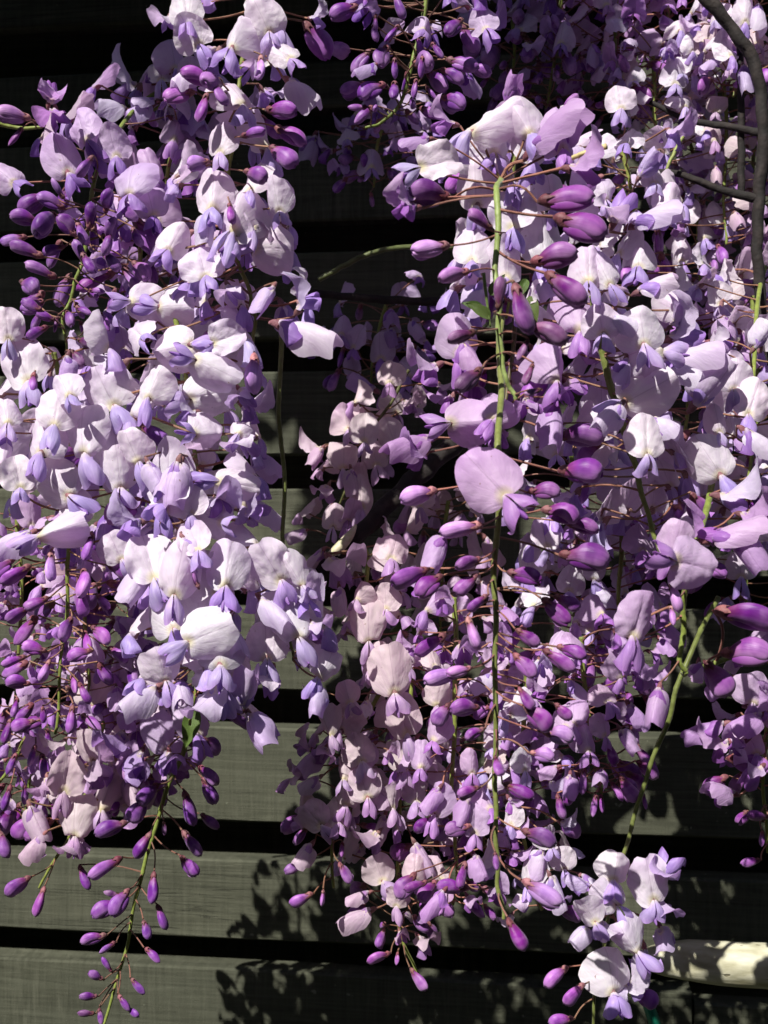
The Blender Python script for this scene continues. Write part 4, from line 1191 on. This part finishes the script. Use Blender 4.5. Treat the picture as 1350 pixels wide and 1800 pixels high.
# ------------------------------------------------------------------ pale bar and green strip at the bottom right
bar_c = at(1385, 1704, 0.685)
prof_n, seg = 40, 28
hl = 0.090
vs, fs = [], []
for i in range(prof_n + 1):
    s = -1 + 2 * i / prof_n
    r = 0.0132 * (1 - abs(s) ** 3.6) ** 0.5 if abs(s) < 1 else 0.0003
    for k in range(seg):
        a = 2 * math.pi * k / seg
        rr = r * (1 + 0.06 * noise.noise((s * 3, math.cos(a) * 1.5, math.sin(a) * 1.5)) + 0.025 * noise.noise((s * 14, math.cos(a) * 4, math.sin(a) * 4)))
        vs.append((s * hl, math.cos(a) * rr * 1.0, math.sin(a) * rr * 1.0 + 0.0015 * (1 - s * s)))
for i in range(prof_n):
    for k in range(seg):
        fs.append((i * seg + k, i * seg + (k + 1) % seg, (i + 1) * seg + (k + 1) % seg, (i + 1) * seg + k))
fs = [tuple(reversed(f)) for f in fs]
bar = new_obj('driftwood_bar', mesh_from('driftwood_bar', vs, fs), M_BAR)
bar.location = bar_c
bar.rotation_euler = (0, R(1.5), FENCE_ROT)
bar_root = Vector(bar_c)
vs, fs = tube([Vector((0.012, 0.006, 0)), Vector((0.085, 0.170, -0.078))], 0.0050, 10)
new_obj('bracket', mesh_from('bracket', vs, fs), M_BAR, bar)
tag(bar, 'pale pitted cigar-shaped bar of bleached wood in front of the fence at the bottom right', 'wooden bar')

m, nt = new_mat('green_plastic')
out = N(nt, 'ShaderNodeOutputMaterial'); p = N(nt, 'ShaderNodeBsdfPrincipled')
gn = N(nt, 'ShaderNodeTexNoise'); gn.inputs['Scale'].default_value = 90
nt.links.new(ramp(nt, gn.outputs[0], [(0.3, (0.008, 0.14, 0.085)), (0.7, (0.015, 0.20, 0.12))]), p.inputs['Base Color'])
p.inputs['Roughness'].default_value = 0.4
nt.links.new(p.outputs[0], out.inputs[0])
pts = smooth_path([at(1138, 1762, 0.80), at(1148, 1790, 0.80), at(1160, 1830, 0.80), at(1172, 1900, 0.80), at(1176, 1980, 0.80)], 6)
vs, fs = tube([q - pts[0] for q in pts], [0.0040 + 0.0006 * i / len(pts) for i in range(len(pts))], 10)
vs = [Vector((v.x, v.y * 1.0, v.z)) for v in vs]
hose = new_obj('garden_hose', mesh_from('garden_hose', vs, fs), m)
hose.location = pts[0]
tag(hose, 'end of a green plastic hose below the isolated cluster at the bottom edge', 'hose')

# ------------------------------------------------------------------ unseen leaves added above the frame to shade the upper fence
def added_canopy():
    rnd = random.Random(5)
    verts, faces = [], []
    def leaf(c, size):
        ax = Vector((rnd.gauss(0, 1), rnd.gauss(0, 1), rnd.gauss(-0.5, 0.6))).normalized()
        sd = ax.cross(Vector((rnd.gauss(0, 1), rnd.gauss(0, 1), rnd.gauss(0, 1)))).normalized()
        nn = ax.cross(sd)
        b = len(verts)
        for s, w, h in ((0, 0.02, 0), (0.3, 0.26, 0.06), (0.65, 0.2, 0.03), (1, 0.01, -0.08)):
            for t in (-1, 0, 1):
                verts.append(c + ax * (s * size) + sd * (w * t * size) + nn * ((h - 0.06 * abs(t)) * size))
        for i in range(3):
            for k in range(2):
                a = b + i * 3 + k
                faces.append((a, a + 1, a + 4, a + 3))
    # patches are given as the place on the fence that they shade
    for (x, y, dd, rad, cnt) in SHADE:
        tgt = at(x, y, dd)
        tt = (2.02 - tgt.z) / to_sun.z
        c = tgt + to_sun * tt
        for _ in range(cnt):
            q = Vector((rnd.gauss(0, 1), rnd.gauss(0, 1), rnd.gauss(0, 0.6)))
            if q.length > 1.7: continue
            leaf(c + q * rad * 0.62, rnd.uniform(0.03, 0.055))
    me = mesh_from('added_foliage', verts, faces)
    o = new_obj('added_foliage', me, M_LEAF)
    o.color = (0.07, 0.12, 0.03, 1)
    tag(o, 'added mass of green leaves overhead, unseen, shading the upper fence', 'foliage', kind='stuff')
SHADE = [(x, y, 0.90, 0.050, 150) for y in (-180, -40, 100, 240, 370) for x in range(-120, 1351, 120) if x < 1000 or y < 50]
SHADE += [(620, 500, 0.88, 0.055, 170), (600, 610, 0.88, 0.05, 140), (690, 560, 0.86, 0.05, 130), (560, 740, 0.88, 0.045, 90), (640, 720, 0.86, 0.045, 80),
          (930, 70, 0.75, 0.065, 170), (1000, 110, 0.74, 0.05, 80), (660, 620, 0.77, 0.05, 130), (620, 560, 0.79, 0.04, 70)]
added_canopy()

def added_hedge():
    """unseen leafy screen added behind the camera to block the low sky"""
    vs, fs = [], []
    nx, nz = 90, 24
    x0, x1, h = -7.0, 7.0, 3.3
    prof = [(0.0, k / nz * h) for k in range(nz + 1)] + [(-0.35 * k, h) for k in range(1, 4)] + [(-1.05, h * (1 - k / 6)) for k in range(1, 7)]
    m_ = len(prof)
    for i in range(nx + 1):
        x = x0 + (x1 - x0) * i / nx
        for (dy, z) in prof:
            y = -2.6 + dy + 0.05 * x * x * 0.6
            n = 0.10 * noise.noise((x * 2.1, y * 2.1, z * 2.1)) + 0.07 * noise.noise((x * 7, y * 7, z * 7))
            vs.append((x + n * 0.3, y + n, max(0.0, z + (n if z > 0.1 else 0))))
    for i in range(nx):
        for k in range(m_ - 1):
            fs.append((i * m_ + k, i * m_ + k + 1, (i + 1) * m_ + k + 1, (i + 1) * m_ + k))
    o = new_obj('added_hedge', mesh_from('added_hedge', vs, fs, smooth=False), M_LEAF)
    o.color = (0.035, 0.055, 0.018, 1)
    tag(o, 'added tall dark green leafy screen behind the camera, blocking the low sky', 'added_hedge')
added_hedge()
print('flowers', N_FLOWERS[0], 'objects', len(bpy.data.objects))
